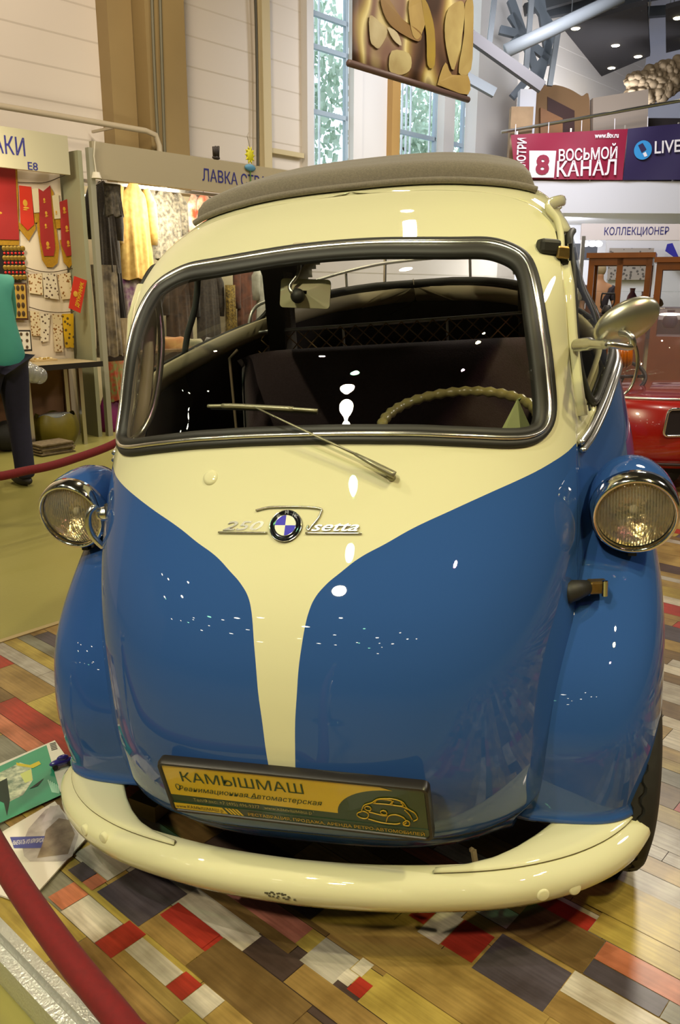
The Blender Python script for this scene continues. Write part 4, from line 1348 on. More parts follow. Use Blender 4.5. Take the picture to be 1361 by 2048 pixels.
# ------------------------------------------------------------------ booths along the left wall
FASC = mat('fascia_grey', '#b3ad93', .55); FASC2 = mat('fascia_warm_grey', '#a89d84', .55)
BACKW = mat('booth_white', '#dccdb8', .6); PART = mat('partition_green_grey', '#939379', .5)
INK = mat('sign_ink', '#2a2a78', .5)
BF = -5.79


def hz(px, py, b): return hall(on_wall(px, py, b))


def sign_mx(a, z, b):
    """text matrix on a panel facing into the hall from the left wall (reads along +a)"""
    return frame(H(b, a, z), HA, HB)


def wall_thing(name, label, cat, b, group=None): return empty(name, H(b, 0, 0), HRZ, label, cat, group)


def wpoly(px, b, lb, th=.012, lift=0.0):
    """outline read on the plane b, as a slab in the local space of a thing standing at (lb, 0, 0)"""
    P = [hz(x, y, b) for x, y in px]
    return [(b - lb + lift, p[1], p[2]) for p in P], (th, 0, 0)


f1 = wall_thing('booth_fascia', 'pale grey fascia board with blue lettering over the stall of red pennants', 'booth sign', BF)
MB().box((0, .70, 2.357), (.04, 5.01, .305)).build('panel', FASC, f1)

def sign_text(parent, s, px0, py0, px1, py1, b, size, m=INK, name='sign_lettering', bold=.0015):
    a0 = hz(px0, py0, b); a1 = hz(px1, py1, b)
    mx = Matrix(((0, 0, 1, b + .0025 - BF), (1, 0, 0, a0[1]), (0, 1, 0, a0[2]), (0, 0, 0, 1)))
    return text(name, s, size, m, parent, mx, a1[1] - a0[1], bold)


sign_text(f1, 'АКИ', -14, 304, 51, 312, BF + .02, .185)
sign_text(f1, 'E8', 56, 339, 76, 341, BF + .02, .085, bold=.0008)
f2 = wall_thing('booth_fascia', 'warm grey fascia board lettered in blue over the clothing stall', 'booth sign', BF)
MB().box((0, 5.6, 2.350), (.04, 4.33, .30)).build('panel', FASC2, f2)
sign_text(f2, 'ЛАВКА СТРАННИКА', 405, 361, 597, 379, BF + .02, .155)
for k, (b, a, nm, lab) in enumerate(((BF + .03, 3.40, 'booth_post', 'slim aluminium corner post between the two stalls'),)):
    o = MB().box((0, 0, 1.22), (.05, .05, 2.56)).build(nm, mat('post_grey', '#a3a08f', .45, .2)); tag(place(o, H(b, a, FLOOR), HRZ), lab, 'post')
bk1 = MB().box((0, .6, 1.22 + FLOOR), (.03, 5.3, 2.5)).build('stall_wall', BACKW); tag(place(bk1, H(-6.03, 0, 0), HRZ), kind='structure')
pt1 = MB().box((0, 0, 1.22 + FLOOR), (2.3, .04, 2.5)).build('stall_wall', PART); tag(place(pt1, H(-6.92, 3.31, 0), HRZ), kind='structure')
bk2 = MB().box((0, 5.8, 1.22 + FLOOR), (.03, 5.0, 2.5)).build('stall_wall', mat('booth_cream', '#d9cba6', .6)); tag(place(bk2, H(-8.0, 0, 0), HRZ), kind='structure')

RED = mat('flag_red', '#a3100a', .6, sheen=.3, noise=(5, '#8c0a08', .4)); GOLD = mat('gold_fringe', '#b98a10', .6, noise=(60, '#8f6608', .5)); ORED = mat('pennant_orange_red', '#bd2a10', .55)
GTH = mat('gold_thread', '#c9952a', .6); PALE = mat('pale_silk', '#cfc2a2', .5)
WBK = -6.012


def pennant(label, main, fringe, m, marks=(), name='pennant'):
    t = wall_thing(name, label, 'pennant', WBK, None)
    P, d = wpoly(main, WBK, WBK, .006, .016); MB().prism(P, d).build('cloth', m, t)
    if fringe:
        P, d = wpoly(fringe, WBK, WBK, .004, .010); MB().prism(P, d).build('fringe', GOLD, t)
    for (x, y, r) in marks:
        c = hz(x, y, WBK); e = MB(); rr = r * .0047
        e.ell((.0225, c[1], c[2] + rr * .2), (.002, rr * .42, rr * .55), 10, 6); e.ell((.0225, c[1] + rr * .1, c[2] - rr * .55), (.002, rr * .55, rr * .16), 10, 6); e.ell((.0225, c[1] - rr * .1, c[2] - rr * .85), (.002, rr * .4, rr * .1), 10, 6); e.build('emblem', GTH, t)
    return t


pennant('large red velvet banner with gold fringe, leftmost on the stall wall', [(-40, 325), (28, 335), (30, 390), (36, 480), (-40, 478)], [(-40, 478), (26, 335), (33, 337), (37, 480), (37, 491), (-40, 490)], RED, ((-10, 415, 16),), 'banner_flag')
pennant('short orange red pennant with a gold pointed fringe, beside the large red banner', [(36, 371), (60, 374), (66, 449), (53, 461), (39, 446)], [(36, 444), (53, 458), (69, 447), (70, 458), (56, 482), (37, 458)], ORED, ((48, 409, 11),))
pennant('long swallow-topped red pennant with gold border in the middle of the stall wall', [(74, 377), (84, 383), (98, 371), (101, 420), (108, 495), (105, 512), (86, 512), (79, 480)], [(72, 450), (98, 371), (106, 386), (106, 420), (117, 495), (114, 526), (104, 535), (92, 534), (83, 520)], RED, ((86, 401, 5), (90, 428, 6), (89, 452, 5), (93, 490, 8)))
pennant('narrow dark red pennant with gold tip nearest the corner post', [(117, 404), (136, 397), (141, 445), (144, 480), (140, 511), (131, 513), (121, 490)], [(118, 480), (144, 478), (147, 500), (144, 527), (137, 536), (126, 525)], RED, ((126, 420, 7), (131, 457, 7), (134, 487, 7)))
pennant('small pale silk ribbon hanging right of the short orange red pennant', [(61, 378), (74, 377), (77, 425), (66, 426)], [(66, 426), (77, 425), (78, 444), (68, 446)], PALE, ())
pennant('small pale ribbon with a red crest between the two long red pennants', [(102, 392), (114, 388), (119, 437), (107, 438)], [(106, 438), (120, 437), (121, 456), (108, 458)], PALE, ((110, 425, 4),))
for k, (pts, lab) in enumerate((([(33, 365), (60, 366), (90, 365), (128, 350)], 'dark cord that carries the pennants, slung across the stall wall'), ([(50, 535), (75, 542), (105, 544), (145, 536)], 'cord that carries the upper row of badge cards'), ([(56, 614), (85, 622), (115, 625), (146, 623)], 'cord that carries the lower row of badge cards'))):
    t = MB(); t.tube([(.02, *hz(x, y, WBK)[1:]) for x, y in catmull(pts, 4)], .004, 5)
    tag(place(t.build('string_line', mat('dark_cord', '#4a3a28', .8)), H(WBK, 0, 0), HRZ), lab, 'cord')


def specks(name, base, spot_c, scale):
    m = mat(name, base, .5)
    nt = m.node_tree; p = nt.nodes['Principled BSDF']
    tc = nt.nodes.new('ShaderNodeTexCoord'); v = nt.nodes.new('ShaderNodeTexVoronoi'); v.inputs['Scale'].default_value = scale
    nt.links.new(tc.outputs['Object'], v.inputs['Vector'])
    r = nt.nodes.new('ShaderNodeValToRGB'); r.color_ramp.interpolation = 'CONSTANT'
    r.color_ramp.elements[0].color = (*srgb(spot_c), 1); r.color_ramp.elements[1].position = .33; r.color_ramp.elements[1].color = (*srgb(base), 1)
    nt.links.new(v.outputs['Distance'], r.inputs[0]); nt.links.new(r.outputs[0], p.inputs['Base Color'])
    return m


CARD = specks('badge_card', '#d9c7a4', '#8a5a22', 38); CARD2 = specks('badge_card_dark', '#d9cdb6', '#5b4636', 34); CARDY = specks('badge_card_yellow', '#d1a616', '#5d4a1a', 26)
cards = [([(54, 549), (82, 547), (84, 590), (57, 586)], CARD, 'badge card on the upper cord, leftmost of three'), ([(83, 546), (110, 548), (116, 599), (87, 595)], CARD2, 'badge card on the upper cord, middle of three'), ([(113, 549), (139, 545), (143, 597), (122, 599)], CARD, 'badge card on the upper cord, nearest the red armband'),
         ([(58, 621), (77, 623), (80, 672), (62, 671)], CARD, 'badge card on the lower cord, leftmost of four'), ([(78, 627), (98, 628), (95, 682), (80, 685)], CARD2, 'badge card of dark pins on the lower cord, second from the left'), ([(103, 628), (122, 629), (125, 703), (108, 703)], CARD, 'badge card on the lower cord, left of the yellow one'),
         ([(122, 628), (145, 627), (146, 695), (129, 695)], CARDY, 'yellow badge card at the right end of the lower cord')]
for px, m, lab in cards:
    P, d = wpoly(px, WBK, WBK, .006, .012); o = MB().prism(P, d).build('badge_card', m); tag(place(o, H(WBK, 0, 0), HRZ), lab, 'badge card', 'cards of badges on the stall wall')

t = wall_thing('medal_board', 'black board crowded with gold and red medals below the large banner', 'display board', WBK)
P, d = wpoly([(-40, 492), (42, 492), (49, 561), (-40, 560)], WBK, WBK, .02, .014); MB().prism(P, d).build('board', mat('black_velvet', '#15100d', .9), t)
MG = mat('medal_gold', '#a98a3c', .35, .7); MR = mat('medal_red', '#c01812', .35)
for r in range(7):
    for c in range(6):
        x, y = 4 + c * 7.5 + r * .6, 497 + r * 9.6
        q = hz(x, y, WBK); MB().ell((.036, q[1], q[2]), (.006, .022 if r % 2 == 0 else .011, .022 if r % 2 == 0 else .011), 10, 6).build('medal', MG if r % 2 == 0 else MR, t)
t = wall_thing('framed_badges', 'tan framed board of dark badges behind the person in the teal shirt', 'display board', WBK)
P, d = wpoly([(6, 566), (49, 566), (53, 640), (10, 640)], WBK, WBK, .02, .014); MB().prism(P, d).build('frame', mat('brown_frame', '#4a2a1a', .5), t)
P, d = wpoly([(10, 569), (46, 569), (50, 636), (14, 636)], WBK, WBK, .004, .034); MB().prism(P, d).build('backing', mat('tan_felt', '#b8923e', .9), t)
for r in range(4):
    for c in range(3):
        q = hz(22 + c * 9 + r * .8, 576 + r * 17, WBK); MB().ell((.041, q[1], q[2]), (.004, .016, .024), 10, 6).build('badge', mat('dark_badge', '#5a4632', .4, .5), t)
t = wall_thing('coin_frame', 'small black frame of coins standing at the back of the pennant stall table', 'display board', WBK + .12)
P, d = wpoly([(30, 660), (59, 660), (63, 702), (33, 704)], WBK + .12, WBK + .12, .015, 0); MB().prism(P, d).build('frame', mat('black_frame', '#17130f', .5), t)
P, d = wpoly([(33, 663), (57, 663), (60, 698), (36, 699)], WBK + .12, WBK + .12, .003, .015); MB().prism(P, d).build('backing', mat('white_card', '#d9d3c4', .7), t)
for r in range(3):
    for c in range(2):
        q = hz(40 + c * 12, 668 + r * 13, WBK + .12); MB().ell((.020, q[1], q[2]), (.003, .013, .015), 10, 6).build('coin', mat('old_coin', '#6b5a44', .4, .6), t)
AB = BF + .02
t = wall_thing('armband_sign', 'red armband with yellow lettering pinned to the corner post of the pennant stall', 'armband', AB)
P, d = wpoly([(148, 552), (173, 561), (160, 626), (137, 616)], AB, AB, .008, 0); MB().prism(P, d).build('cloth', ORED, t)
q0, q1 = hz(155, 615, AB), hz(166, 566, AB)
ex = Vector((0, q1[1] - q0[1], q1[2] - q0[2])); ln = ex.length
text('armband_lettering', 'ДРУЖИННИК', .05, mat('yellow_thread', '#d6b01c', .5), t, frame(Vector((.0095, q0[1] + .005, q0[2])), ex, (1, 0, 0)), ln, .001)
q = hz(150, 588, AB); MB().ell((.010, q[1], q[2]), (.002, .022, .026), 12, 6).build('emblem', GTH, t)

# the table of the pennant stall and what is on it
TB_Z = .655
tt_ = empty('stall_table', H(-5.75, 2.2, FLOOR), HRZ, 'stall table with thin steel legs and a black edged top below the pennants', 'table')
h = TB_Z - FLOOR
MB().box((0, 0, h - .012), (.50, 2.0, .024)).build('tabletop', mat('table_grey', '#9a8a68', .5), tt_)
MB().box((.256, 0, h - .02), (.012, 2.02, .045)).build('edge_band', mat('black_edge', '#1d1712', .5), tt_)
for x, y in ((.20, .81), (.18, .33), (.20, -.9), (-.2, .9), (-.2, -.9)): MB().box((x, y, (h - .024) / 2), (.035, .035, h - .024)).build('leg', ALU, tt_)
MB().box((-.22, .25, .34), (.012, 1.4, .62)).build('back_panel', mat('brown_board', '#6f4c30', .7), tt_)
its = [((70, 705), .10, 'trinket_tray', 'tray', 'dark tray of gilt trinkets on the pennant stall table'), ((100, 714), .12, 'badge_tray', 'tray', 'flat tray of badges in the middle of the pennant stall table'), ((135, 708), .08, 'badge_tray', 'tray', 'flat tray of badges at the right end of the pennant stall table'), ((85, 722), .09, 'postcard_stack', 'postcards', 'stack of old postcards near the front edge of the pennant stall table')]
for (x, y), s, nm, cat, lab in its:
    pw = on_floor(x, y, TB_Z); t = empty(nm, pw + Vector((0, 0, .001)), HRZ, lab, cat)
    MB().box((0, 0, .008), (s * 1.5, s * 2.4, .016)).build('base', mat('tray_' + nm, '#3a2c1c' if 'trinket' in nm else '#b9a070', .6), t)
    for k in range(9): MB().ell(((k % 3 - 1) * s * .42, (k // 3 - 1) * s * .7, .020), (s * .15, s * .2, .010), 8, 6).build('item', MG if k % 2 else mat('pale_item', '#cbb98c', .5), t)
bg = MB(); pw = on_wall(66, 742, -5.42); bgc = hall(pw)
for k in range(3): bg.ell((0, (k - 1) * .05, -.02 * k), (.06, .07, .09 - .01 * k), 14, 10)
bago = bg.build('plastic_bag', glass_mat('clear_bag', (.85, .85, .82), 1.6, .15, milky=.22), smooth=True); tag(place(bago, pw, HRZ), 'crumpled clear plastic bag hanging at the front edge of the pennant stall table', 'bag')
pw = on_floor(112, 886, FLOOR); gb = empty('shopping_bag', H(-5.70, hall(pw)[1] - .03, FLOOR), HRZ, 'bulging olive green bag on the floor under the pennant stall table', 'bag')
e = MB(); rows = []
for k in range(12):
    t = k / 11; rr = .10 + .11 * math.sin(math.pi * (.15 + .6 * t))
    rows.append([(rr * 1.0 * math.cos(a) * (.8 if math.cos(a) < 0 else .75), rr * .98 * math.sin(a), .27 * t + .015 * math.sin(5 * a) * t) for a in np.linspace(0, 2 * np.pi, 33)[:-1]])
e.grid(rows, cu=True); e.f.append(tuple(range(32))); e.mi.append(0)
e.build('bag_body', mat('olive_bag', '#7d6f1c', .45, noise=(9, '#5c5312', .5)), gb, smooth=True)
MB().ell((0, 0, .255), (.10, .16, .035), 20, 10).build('plastic_liner', glass_mat('liner', (.8, .95, .85), 1.8, .1, milky=.3), gb, smooth=True)
pw = on_floor(30, 885, FLOOR); c = hall(pw)
o = MB().ell((0, 0, .13), (.12, .17, .13), 18, 12).build('black_bag', mat('black_nylon', '#14110f', .7), smooth=True); tag(place(o, H(-5.74, c[1] - .22, FLOOR + .0), HRZ), 'black bag on the floor under the pennant stall table, behind the person', 'bag')
o = MB()
for k in range(8): o.box((.01 * math.sin(k * 2), .012 * math.cos(k * 3), .006 + .012 * k), (.22, .30, .011), (0, 0, .05 * math.sin(k)))
tag(place(o.build('magazine_pile', mat('pile_paper', '#8a7a5c', .8, noise=(30, '#5c4c3a', .6))), H(-5.40, c[1] - .03, FLOOR), HRZ), 'low pile of old magazines on the floor by the table leg', 'magazines')

# ------------------------------------------------------------------ the clothing stall
def cloth_mat(nm, c1, c2, sc=14, amt=.8): return mat('cloth_' + nm, c1, .85, noise=(sc, c2, amt), sheen=.25)


def garment(name, label, cat, px, b, m, folds=5, amp=.025, sleeves=True, hanger=True, taper=.12, group=None):
    """a hanging piece of clothing: px = (left, top, right, bottom) as read on the plane b"""
    l, tp, r, bt = px
    a0, z1 = hz(l, (tp + bt) / 2, b)[1], hz((l + r) / 2, tp, b)[2]
    a1, z0 = hz(r, (tp + bt) / 2, b)[1], hz((l + r) / 2, bt, b)[2]
    w, hh = a1 - a0, z1 - z0
    t = empty(name, H(b, (a0 + a1) / 2, z0), HRZ, label, cat, group)
    ph = RNG.random() * 6
    g = MB()
    for sgn in (1, -1):
        rows = []
        for k in range(19):
            v = k / 18; row = []
            wid = w * (.5 + .0 * v) * ((.42 + .58 * smooth01(0, .16, v)) * (1 - taper + taper * v) if sleeves else (1 - .08 * math.sin(v * 3)))
            for q in range(25):
                u = -1 + q / 12
                dep = .055 * math.sqrt(max(0, 1 - u * u)) * (.5 + .8 * v) + amp * .5 * (math.sin(folds * .6 * math.pi * u + ph + 1.5 * v) + .7 * math.sin(folds * 1.27 * math.pi * u * (1 - .2 * v) + 2.1 * ph) + .5 * math.sin(5 * v + 3 * u + ph)) * v
                dz = -.05 * abs(u) ** 1.5 * (1 - smooth01(0, .25, v)) if sleeves else 0
                row.append((sgn * max(dep, .004), u * wid, hh * (1 - v) + dz + .012 * math.sin(7 * u + ph) * v))
            rows.append(row)
        g.grid(rows)
    g.build('cloth', m, t, smooth=True)
    if sleeves:
        for s in (1, -1):
            e = MB(); e.tube([(0, s * w * .36, hh * .93), (.01, s * w * .50, hh * .78), (.015, s * w * .52, hh * .52), (.01, s * w * .50, hh * .36)], [.04, .06, .055, .05], 10, flat=.8)
            e.build('sleeve', m, t, smooth=True)
    if hanger:
        e = MB(); e.tube([(0, -w * .36, hh * .92), (0, 0, hh * .985), (0, w * .36, hh * .92)], .008, 6); e.tube([(0, 0, hh * .98), (0, 0, hh + .05), (0, .02, hh + .075)], .004, 6)
        e.build('hanger', mat('hanger_wire', '#6d655a', .4, .6), t)
    return t


rail_ = MB(); rail_.bar((0, 3.36, 2.24), (0, 8.2, 2.24), .03); rail_.bar((0, 8.2, 2.24), (0, 8.2, FLOOR), .03); rail_.bar((-.8, 3.36, 2.2), (-.8, 8.2, 2.2), .03); rail_.bar((0, 3.36, 2.24), (0, 3.36, FLOOR), .03)
tag(place(rail_.build('clothes_rail', ALU), H(-6.3, 0, 0), HRZ), 'aluminium rail under the fascia that carries the clothes of the stall', 'rail')
GAR = [
    ('leopard_top', 'dark brown speckled knit top at the left end of the clothing stall', 'top', (184, 362, 234, 545), -6.05, cloth_mat('leopard', '#3a2d1c', '#15110c', 60), True),
    ('dark_scarf', 'dark grey rolled scarf hung beside the speckled knit top', 'scarf', (208, 368, 243, 432), -5.88, cloth_mat('charcoal', '#2b2621', '#6a6156', 30), False),
    ('fur_coat', 'long pale yellow fur coat on a hanger', 'coat', (236, 362, 304, 558), -6.3, cloth_mat('fur', '#c9a95c', '#a88238', 18), True),
    ('patterned_blouse', 'grey and white patterned blouse right of the yellow fur coat', 'blouse', (298, 374, 366, 520), -6.52, cloth_mat('grey_print', '#8d8471', '#4a443a', 26, 1.2), True),
    ('floral_dress', 'white dress with large orange red flowers under the fascia lettering', 'dress', (384, 385, 434, 520), -6.5, cloth_mat('floral', '#d9cfb4', '#c2441a', 7, 1.6), True),
    ('white_dress', 'plain white dress at the right of the flowered dress', 'dress', (432, 390, 480, 520), -6.8, cloth_mat('white', '#ddd6c4', '#c9c0aa', 9), True),
    ('long_shawl', 'long beige and grey shawl hanging below the speckled knit top', 'shawl', (188, 530, 240, 712), -6.0, cloth_mat('beige_shawl', '#8a7a5e', '#4f4436', 12, 1.2), False),
    ('black_shawl', 'narrow black shawl beside the long beige shawl', 'shawl', (222, 470, 244, 650), -6.26, cloth_mat('black', '#1c1814', '#332b24', 12), False),
    ('plaid_skirt', 'purple and grey plaid skirt below the yellow fur coat', 'skirt', (242, 558, 292, 650), -6.3, cloth_mat('plaid', '#8f8578', '#5b2a55', 16, 1.4), False),
    ('orange_net', 'bright orange net cloth hanging behind the goods', 'cloth', (200, 640, 248, 728), -6.32, cloth_mat('orange', '#d1481a', '#a8330e', 40), False),
    ('beige_hat_bag', 'rounded beige cloth bag hanging by the orange net', 'bag', (232, 636, 272, 706), -6.02, cloth_mat('oat', '#9a8767', '#7d6c50', 14), False),
    ('striped_shawl', 'green striped shawl with cream fringe hanging at the stall front', 'shawl', (214, 722, 250, 800), -5.95, cloth_mat('green_stripe', '#6f7a3c', '#a33a1c', 22, 1.4), False),
    ('brown_coat', 'brown patterned coat hanging at the back of the clothing stall, seen through the windscreen', 'coat', (330, 520, 384, 690), -7.2, cloth_mat('brown', '#5e4630', '#2e2218', 16), True),
    ('plaid_coat', 'dark plaid coat beside the brown coat, seen through the windscreen', 'coat', (392, 530, 440, 690), -7.3, cloth_mat('dark_plaid', '#4b4034', '#231d18', 30), True),
    ('gold_beaded_belt', 'gold beaded belt cloth hanging among dark coats', 'belt', (452, 570, 472, 680), -7.2, cloth_mat('gold_bead', '#a88a3a', '#4a3a1a', 50, 1.2), False),
    ('rust_coat', 'rust brown coat hanging right of the gold beaded belt', 'coat', (474, 520, 520, 670), -7.4, cloth_mat('rust', '#6b3a22', '#3a2014', 12), True),
    ('grey_jumper', 'pale grey jumper on a hanger, seen beside the interior mirror', 'jumper', (512, 528, 572, 640), -6.6, cloth_mat('pale_grey', '#9c998c', '#7d7a6e', 14), True),
]
for nm, lab, cat, px, b, m, sl in GAR: garment(nm, lab, cat, px, b, m, sleeves=sl, hanger=sl)
o = MB(); rows = []
for k in range(10):
    t = k / 9; rr = .16 * (1 - .55 * t ** 2)
    rows.append([(rr * .8 * math.cos(a) + .01 * math.sin(4 * a), rr * math.sin(a) + .012 * math.cos(5 * a), .36 * t) for a in np.linspace(0, 2 * np.pi, 25)[:-1]])
o.grid(rows, cu=True); o.f.append(tuple(range(24))); o.mi.append(0); o.f.append(tuple(216 + i for i in range(24))); o.mi.append(0)
pw = hz(226, 870, -6.0); tag(place(o.build('magenta_sack', mat('magenta_nylon', '#8c1468', .5, noise=(10, '#5f0c48', .5)), smooth=True), H(-6.0, pw[1] + .03, FLOOR), HRZ), 'magenta sack on the floor at the left end of the clothing stall', 'bag')
# goods table of the clothing stall with folded scarves
gt = empty('goods_table', H(-6.55, 5.9, FLOOR), HRZ, 'long table of folded scarves inside the clothing stall', 'table')
MB().box((0, 0, .70), (.7, 4.4, .03)).build('tabletop', mat('table_brown', '#6b5238', .6), gt)
for x in (-.3, .3):
    for y in (-2.1, 2.1): MB().box((x, y, .343), (.04, .04, .685)).build('leg', ALU, gt)
MB().box((.345, 0, .40), (.01, 4.36, .58)).build('table_skirt', mat('dark_skirt', '#3a2c22', .9), gt)
SC = ['#7a6a4e', '#4c5560', '#8f4a26', '#a89a74', '#3d4a5c', '#6b5a30', '#5a3348', '#b0894c', '#4a4f3a', '#8c8070', '#7f3020', '#55607a']
SCN = ['khaki brown', 'slate grey', 'rust orange', 'pale sand', 'navy blue', 'olive brown', 'plum', 'ochre', 'dark moss green', 'warm grey', 'brick red', 'steel blue']
for k in range(12):
    a = 4.05 + k * .33; bx = -6.46 - .12 * (k % 2)
    f = MB(); rows = []
    hh = .07 + .06 * RNG.random()
    for i in range(9):
        t = i / 8; rows.append([(.17 * math.cos(q) * (1 - .25 * t * t), .155 * math.sin(q) * (1 - .2 * t * t) + .01 * math.sin(3 * q + k), hh * math.sin(t * math.pi / 2) + .006 * math.sin(4 * q + k) * t) for q in np.linspace(0, 2 * np.pi, 21)[:-1]])
    f.grid(rows, cu=True); f.f.append(tuple(160 + i for i in range(20))); f.mi.append(0)
    tag(place(f.build('folded_scarf', cloth_mat('scarf_%d' % k, SC[k], SC[(k + 5) % 12], 10, .7), smooth=True), H(bx, a, FLOOR + .716), HRZ + .1 * math.sin(k)), 'folded %s scarf in the row on the goods table of the clothing stall' % SCN[k], 'scarf', 'folded scarves on the goods table')
# small ornaments on the fascia of the clothing stall
q = hz(433, 330, BF); o = MB(); o.ell((0, 0, .02), (.02, .05, .02), 10, 6); o.tube([(0, -.02, .03), (0, -.03, .12)], [.018, .012], 8); o.tube([(0, .02, .03), (0, .035, .13)], [.018, .012], 8); o.ell((0, 0, .08), (.02, .03, .05), 10, 8)
tag(place(o.build('bird_ornament', mat('dark_ornament', '#2a211c', .6), smooth=True), H(BF, q[1], 2.501), HRZ), 'small dark bird ornament standing on the clothing stall fascia', 'ornament')
q = hz(497, 348, BF); t = empty('sun_ornament', H(BF + .03, q[1], 2.44), HRZ, 'yellow sun ornament on a blue stand fixed to the clothing stall fascia', 'ornament')
MB().ell((0, 0, .03), (.015, .075, .035), 14, 8).build('stand', mat('blue_ornament', '#4f86a8', .5), t, smooth=True)
sn = MB(); sn.ell((0, 0, .15), (.015, .05, .065), 14, 8)
for k in range(10):
    a = k * math.pi / 5; sn.tube([(0, .045 * math.cos(a), .15 + .055 * math.sin(a)), (0, .07 * math.cos(a), .15 + .085 * math.sin(a))], [.012, .003], 6)
sn.build('sun', mat('sun_yellow', '#cdc61c', .5), t, smooth=True)
MB().tube([(.0, 0, .23), (.01, -.04, .32), (0, -.01, .36)], .003, 5).build('wire', mat('thin_wire', '#8a8170', .5), t)
MB().tube([(.0, 0, .0), (.002, .0, -.16)], .006, 6).build('ribbon', mat('green_ribbon', '#4f7a2c', .6), t)
q = hz(193, 357, BF + .06); o = MB(); o.lathe([(.0, .05), (.03, .05), (.045, .0), (.0, .0)], 16); o.tube([(0, 0, .05), (0, -.01, .18), (0, .01, .30)], .006, 6)
tag(place(o.build('clip_lamp', mat('white_plastic', '#d6cfc0', .5), smooth=True, angle=40), H(BF + .06, q[1], q[2]), HRZ), 'white clip-on spot lamp at the left end of the clothing stall fascia', 'lamp')

# ------------------------------------------------------------------ visitor in a teal shirt at the pennant stall
def skin_body(name, joints, edges, m, parent=None, sub=2):
    me = bpy.data.meshes.new(name); me.from_pydata([j[0] for j in joints], edges, []); me.materials.append(m)
    o = bpy.data.objects.new(name, me); col.objects.link(o)
    sk = o.modifiers.new('skin', 'SKIN'); sk.use_smooth_shade = True
    for v, j in zip(me.skin_vertices[0].data, joints): v.radius = j[1] if hasattr(j[1], '__len__') else (j[1], j[1])
    me.skin_vertices[0].data[0].use_root = True
    ss = o.modifiers.new('sub', 'SUBSURF'); ss.levels = sub; ss.render_levels = sub
    if parent is not None: o.parent = parent
    return o


pf_ = H(-4.44, 1.74, FLOOR)
person = empty('person', pf_, HRZ + math.pi / 2, 'person in a teal shirt and dark blue jeans bending over the pennant stall table', 'person')
# local +y looks at the stall, x to the person's right
SKIN = mat('skin', '#b98a6a', .5); JEAN = mat('dark_denim', '#1d1b36', .85, noise=(40, '#141329', .4)); TEAL = mat('teal_shirt', '#3f9a86', .7, noise=(6, '#37897a', .4))
J = [((0, 0, .92), .13), ((0, .03, 1.08), .12), ((0, .10, 1.26), .13), ((0, .16, 1.38), .10), ((0, .22, 1.47), .052), ((0, .27, 1.54), .06), ((0, .30, 1.62), .085),
     ((.10, -.01, .86), .10), ((.11, .02, .48), .062), ((.11, -.02, .09), .042), ((.115, .12, .035), .035),
     ((-.10, -.01, .86), .10), ((-.12, .05, .48), .062), ((-.12, .03, .09), .042), ((-.125, .17, .035), .035),
     ((.17, .16, 1.37), .06), ((.23, .25, 1.12), .042), ((.18, .44, .98), .032), ((.17, .50, .95), .028),
     ((-.17, .16, 1.37), .06), ((-.24, .27, 1.12), .042), ((-.17, .46, .98), .032), ((-.16, .52, .95), .028)]
E_ = [(0, 1), (1, 2), (2, 3), (3, 4), (4, 5), (5, 6), (0, 7), (7, 8), (8, 9), (9, 10), (0, 11), (11, 12), (12, 13), (13, 14), (3, 15), (15, 16), (16, 17), (17, 18), (3, 19), (19, 20), (20, 21), (21, 22)]
body = skin_body('body', J, E_, SKIN, person)
JS = [((0, .0, .79), (.185, .140)), ((0, .0, .85), (.205, .150)), ((0, .0, .93), (.20, .145)), ((0, .03, 1.08), (.175, .135)), ((0, .10, 1.26), (.19, .14)), ((0, .15, 1.37), (.15, .105)), ((0, .185, 1.43), (.075, .07)),
      ((.18, .16, 1.37), .078), ((.235, .245, 1.14), .06), ((.215, .33, 1.06), .052), ((-.18, .16, 1.37), .078), ((-.245, .265, 1.14), .06), ((-.22, .35, 1.06), .052)]
skin_body('shirt', JS, [(0, 1), (1, 2), (2, 3), (3, 4), (4, 5), (5, 6), (5, 7), (7, 8), (8, 9), (5, 10), (10, 11), (11, 12)], TEAL, person)
JT = [((0, -.01, .98), (.165, .125)), ((.095, -.01, .80), (.118, .118)), ((.11, .01, .48), .080), ((.112, -.01, .12), .070), ((.113, -.005, .05), .074),
      ((-.095, -.01, .80), (.118, .118)), ((-.12, .04, .48), .080), ((-.122, .035, .12), .070), ((-.123, .04, .05), .074)]
skin_body('jeans', JT, [(0, 1), (1, 2), (2, 3), (3, 4), (0, 5), (5, 6), (6, 7), (7, 8)], JEAN, person)
for s, x, y in ((1, .115, .06), (-1, -.125, .11)):
    MB().ell((x, y, .04), (.045, .13, .04), 16, 10).build('shoe', mat('dark_shoe', '#1c1815', .6), person, smooth=True)
hd_h = MB(); hd_h.ell((0, .285, 1.645), (.092, .105, .115), 20, 14); hd_h.build('hair', mat('brown_hair', '#3d2a1c', .8), person, smooth=True)
fc = MB(); fc.ell((0, .355, 1.615), (.070, .055, .095), 18, 12); fc.ell((0, .410, 1.605), (.014, .02, .022), 10, 8)
for s in (1, -1): fc.ell((s * .088, .29, 1.61), (.012, .022, .03), 10, 8)
fc.build('face', SKIN, person, smooth=True)
